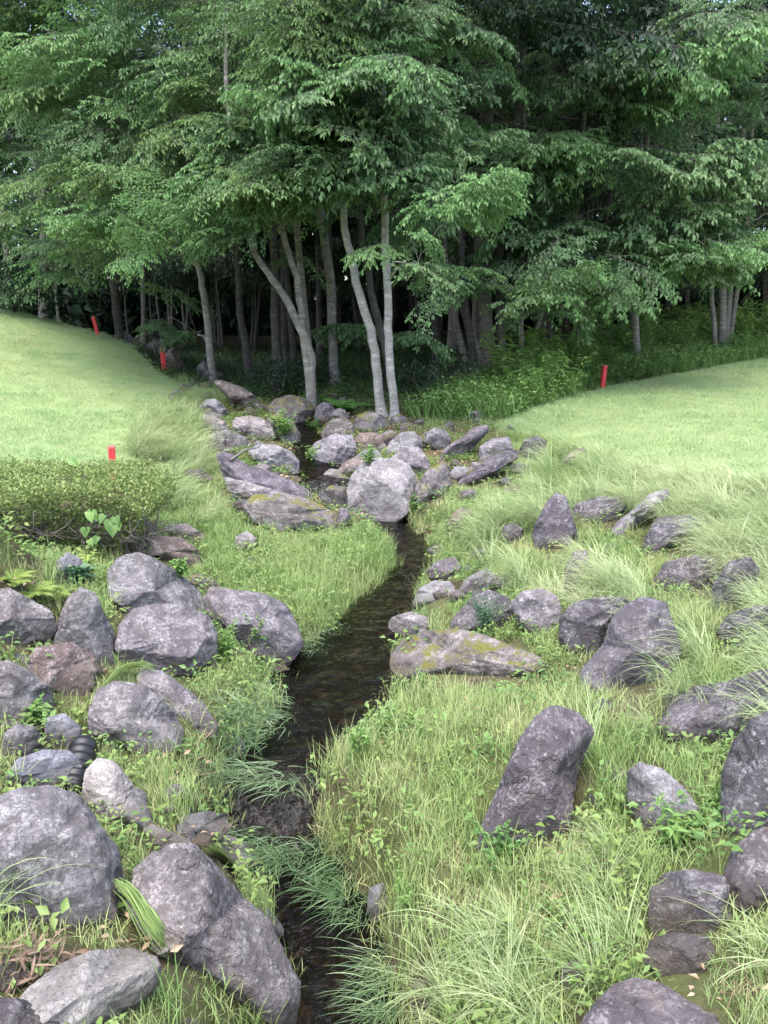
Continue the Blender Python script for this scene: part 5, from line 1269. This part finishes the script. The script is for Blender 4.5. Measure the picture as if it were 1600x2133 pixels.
herb(70, 1500, .15, 5, .085, .5, WEEDM, 'bright plant growing on the dark-spotted boulder', seed=19, dense=4, spread=.8)
herb(1420, 1760, .18, 9, .085, .3, WEEDM, 'narrow-leaved weed in front of the massive dark boulder', seed=20, spread=1.)
herb(1490, 1700, .2, 7, .08, .25, WEEDM, 'bamboo-like sprig in the shade of the massive dark boulder', seed=21, spread=1.)
herb(880, 1440, .18, 7, .05, .45, WEEDM, 'fresh weed at the near end of the moss-topped slab', seed=22)
herb(900, 1150, .22, 8, .045, .35, WEEDM, 'reddish-green tuft of weeds right of the pool outlet', seed=24)
# broad vine leaves on the hedge front
for i, (px, py, lab) in enumerate([(195, 1075, 'large heart-shaped vine leaves on the hedge front, upper spray'), (205, 1115, 'vine leaf hanging at the hedge foot, lower spray'), (238, 1085, 'vine leaves at the right end of the hedge'), (140, 970, 'two broad leaves standing out of the hedge top')]):
    g = at_z(px, py, 1.0); r = np.random.default_rng(i+900); yy = 6.42+.14*i if i < 3 else 7.7
    g = at_y(px, py, yy); o = link('vine_spray', None, loc=g); tag(o, lab, 'vine')
    st = MB(); st.tube(np.array([[0, .18, -.16], [0, .08, -.05], [0, 0, .02]]), [.004, .003, .002], 4, 0, cap=False); link('vine_stem', st.mesh('vine_stem', [BUSH], False), o)
    for k in range(4 if i != 3 else 2):
        mb = MB(); p = np.array([r.normal()*.07, -abs(r.normal())*.04-.02, r.normal()*.06]); d = np.array([r.normal()*.5, -.5, -.7]); nn = np.array([r.normal()*.3, -.8, .7])
        d /= np.linalg.norm(d); sd = np.cross(d, nn); sd /= np.linalg.norm(sd); up = np.cross(sd, d); l_ = r.uniform(.06, .10)
        half = [(-.10, .14), (-.06, .32), (.10, .43), (.32, .44), (.55, .33), (.78, .16)]
        v = [p, p+d*l_-up*l_*.16]+[p+d*l_*a_+sd*l_*b_*s_+up*l_*(b_*.35-.16*a_*a_) for s_ in (1, -1) for a_, b_ in half]+[p+d*l_*a_-up*l_*.16*a_*a_ for a_ in (.2, .5, .78)]
        f_ = []
        for s_, o_ in ((1, 2), (-1, 8)):
            ch = [(0, o_, o_+1), (0, o_+1, o_+2), (0, o_+2, 14), (14, o_+2, o_+3), (14, o_+3, 15), (15, o_+3, o_+4), (15, o_+4, 16), (16, o_+4, o_+5), (16, o_+5, 1)]
            f_ += ch if s_ > 0 else [c_[::-1] for c_ in ch]
        mb.add(v, f_, 0, r.random()); mb.tube([np.array([0, 0, .02]), p], [.002, .0015], 3, 0, cap=False); link('broad_leaf', mb.mesh('broad_leaf', [WEEDM], False), o)

# bamboo grass and bushes along the right edge of the wood
def bamboo(seed, h, ns):
    r = np.random.default_rng(seed); mb = MB()
    for k in range(ns):
        p = np.array([r.normal()*.28, r.normal()*.25, -.05]); H = h*r.uniform(.55, 1.15); a = r.uniform(0, 6.28); ln = r.uniform(.05, .45)
        P = np.array([p+np.array([math.cos(a)*ln*t*t*H, math.sin(a)*ln*t*t*H, t*H]) for t in np.linspace(0, 1, 6)]); mb.tube(P, np.linspace(.006, .002, 6), 4, 0, cap=False)
        for j in range(22):
            u = r.uniform(.15, 1); i = min(int(u*5), 4); q = P[i]+(P[i+1]-P[i])*(u*5-i); az = r.uniform(0, 6.28)
            d = np.array([math.cos(az), math.sin(az), r.uniform(-.7, .5)]); l_ = r.uniform(.12, .22); mb.leaf(q, d, np.array([r.normal()*.3, r.normal()*.3, 1]), l_, l_*.22, 1, r.random())
    return mb.mesh('bamboo_grass', [WEEDM, WEEDM], False)
BAM = [bamboo(k, .95, 34) for k in range(4)]
bi = 0
for px, py, s in [(1075,800,1.0),(1120,790,1.05),(1150,815,.75),(1190,785,1.0),(1225,770,.85),(1100,830,.6),(1290,745,.9),(1330,735,1.0),(1370,725,1.0),(1405,730,.9),(1450,720,1.15),(1490,712,1.25),(1530,712,1.15),(1570,705,1.25),(1610,700,1.2),(1540,735,.7),(1270,770,.6),(1430,700,1.1),(1350,705,1.1),(1250,740,1.)]:
    g = ground_hit(px, py+10)[0]; o = link('bamboo_bush', BAM[bi % 4], loc=g, rot=(0, 0, bi*1.7), sc=s*1.22); bi += 1
    tag(o, 'leafy bamboo-grass bush where the right lawn meets the wood', 'bush', 'bamboo-grass bushes along the right lawn')
def bush_mesh(seed, R_, H, nl, mat_):
    r = np.random.default_rng(seed); mb = MB()
    for k in range(16):
        a = r.uniform(0, 6.28); P = np.array([[0, 0, -.05], [math.cos(a)*R_*.3, math.sin(a)*R_*.3, H*.45], [math.cos(a)*R_*.8, math.sin(a)*R_*.8, H*r.uniform(.5, 1)]]); mb.tube(P, [.008, .006, .002], 4, 0, cap=False)
    for k in range(nl):
        d = r.normal(size=3); d /= np.linalg.norm(d); rr = r.uniform(.55, 1)**.5; p = np.array([d[0]*R_*rr, d[1]*R_*rr, abs(d[2])*H*rr])
        if vnoise(np.array([p*5+seed]))[0] < .42: continue
        q = d*.6+r.normal(size=3)*.5; l_ = r.uniform(.06, .11); mb.leaf(p, q, np.array([r.normal()*.4, r.normal()*.4, 1]), l_, l_*.5, 1, r.random())
    return mb.mesh('leafy_bush', [BARKD, mat_], False)
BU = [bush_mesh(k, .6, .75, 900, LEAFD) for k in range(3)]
for i, (px, py, s, lab) in enumerate([(345, 715, 1.6, 'dark leafy sapling bush behind the second red stake'), (380, 740, 1.3, 'shadowed bush left of the slender grey tree'), (580, 825, 1.1, 'dark low bush above the overgrown rock at the wood edge'),
      (625, 812, .9, 'dark bush at the foot of the forked tree'), (880, 830, 1.0, 'low dark bush right of the twin white trunks'), (950, 815, 1.1, 'low dark bush between the twin trunks and the many-stemmed tree'), (30, 650, 1.8, 'dark bush on the left crest behind the lawn'), (1275, 735, 1., 'small upright bush above the right red stake')]):
    g = ground_hit(px, py)[0]; o = link('leafy_bush', BU[i % 3], loc=g, rot=(0, 0, i), sc=s); tag(o, lab, 'bush')

# ------------------------------------------------------------------ long grass lying combed over the stones
def strand(path_px, nb_, wid, label, seed, L=.9):
    r = np.random.default_rng(seed); P = np.array([surface_hit(px, py, .025) for px, py in path_px]); base = P[0].copy(); mb = MB()
    s = np.linspace(0, 1, len(P))
    for k in range(nb_):
        a0, a1 = r.uniform(0, .5), r.uniform(.55, 1.); off = r.normal()*wid; ss = np.linspace(a0, a1, 9); Q = np.stack([np.interp(ss, s, P[:, j]) for j in range(3)], 1)
        for _ in range(2): Q[1:-1] = Q[1:-1]*.5+.25*(Q[:-2]+Q[2:])
        t = np.gradient(Q, axis=0); t /= np.linalg.norm(t, axis=1)[:, None]; sd = np.cross(t, [0, 0, 1.]); sd /= np.linalg.norm(sd, axis=1)[:, None]+1e-9
        sh = off*np.linspace(.5, 1., 9)*r.uniform(.4, 1.4); Q = Q+sd*sh[:, None]+np.array([0, 0, 1])*(abs(r.normal())*.02+.012*np.sin(np.linspace(0, 3.1, 9)))[:, None]
        w_ = .0042*np.append(np.linspace(.7, 1, 3), np.linspace(1, .15, 6))
        v = np.stack([Q-sd*w_[:, None]/2, Q+sd*w_[:, None]/2], 1).reshape(-1, 3)-base
        mb.add(v, [(2*i, 2*i+1, 2*i+3, 2*i+2) for i in range(8)], 0, r.random())
    o = link('hanging_grass_tuft', mb.mesh('hanging_grass_tuft', [TUSSP]), loc=base); tag(o, label, 'grass tuft')
strand([(428,1782),(455,1790),(485,1820),(515,1855),(545,1890),(578,1918)], 170, .022, 'long grass combed flat along the edge of the huge wedge boulder', 1)
strand([(235,1850),(275,1880),(305,1925),(335,1975),(368,2010)], 150, .02, 'drooping grass swathe falling between the huge wedge and the pale boulder', 2)
strand([(215,1440),(255,1405),(300,1398),(330,1408)], 90, .02, 'arching grass swathe behind the egg-shaped boulder', 3)
# heap of dead leaves, bottom left
g = surface_hit(60, 2040); r = np.random.default_rng(4); mb = MB()
for k in range(230):
    p = np.array([r.normal()*.08, r.normal()*.07, 0]); p[2] = float(height(g[0]+p[0], g[1]+p[1]))-g[2]+r.uniform(.02, .12)*math.exp(-(p[0]**2+p[1]**2)/.02)+.02
    a = r.uniform(0, 6.28); l_ = r.uniform(.025, .085); w_ = l_*r.uniform(.06, .2); d = np.array([math.cos(a), math.sin(a), r.normal()*.3]); sd = np.array([-math.sin(a), math.cos(a), r.normal()*.5]); vv = []; q = p.copy()
    cu = r.uniform(-1.6, 1.6); tw_ = r.uniform(-1.5, 1.5)
    for j in range(6):
        t = j/5; wv_ = w_*math.sin(math.pi*(.06+.9*t)); s2 = sd*math.cos(tw_*t)+np.array([0, 0, math.sin(tw_*t)]); vv += [q-s2*wv_/2, q+np.array([0, 0, -wv_*.3]), q+s2*wv_/2]; q = q+(d+np.array([0, 0, math.sin(cu*(t-.4))]))*l_/5
    mb.add(vv, [(3*j+c_, 3*j+c_+1, 3*j+c_+4, 3*j+c_+3) for j in range(5) for c_ in (0, 1)], 0, r.random())
tag(link('dead_leaf_heap', mb.mesh('dead_leaf_heap', [DEADP], False), loc=g), 'heap of curled brown dead leaves at the lower left', 'leaves', kind='stuff')
# a few fallen sticks
for i, (px, py, dx, dy, L, lab) in enumerate([(270, 712, .35, .1, .7, 'bleached stick lying on the crest behind the leaning stake'), (78, 660, -.1, 0, .6, 'broken stump beside the tall grey trunk on the crest'), (480, 962, .3, .3, .5, 'pale twig across the low rough slab')]):
    g = surface_hit(px, py); d = np.array([dx, dy, .15 if i != 1 else 1.]); d /= np.linalg.norm(d); mb = MB()
    Q = curve((0, 0, -.03 if i == 1 else .02), d*L, .04, 6, .05); mb.tube(Q, np.linspace(.02, .008, 6)*(4 if i == 1 else 1), 6, 0)
    mb.tube(curve(Q[3], Q[3]+np.array([.1, .05, .15]), .02, 4), np.linspace(.010, .004, 4), 5, 0)
    tag(link('fallen_stick' if i != 1 else 'broken_stump', mb.mesh('fallen_stick', [BARK]), loc=g), lab, 'stick' if i != 1 else 'stump')
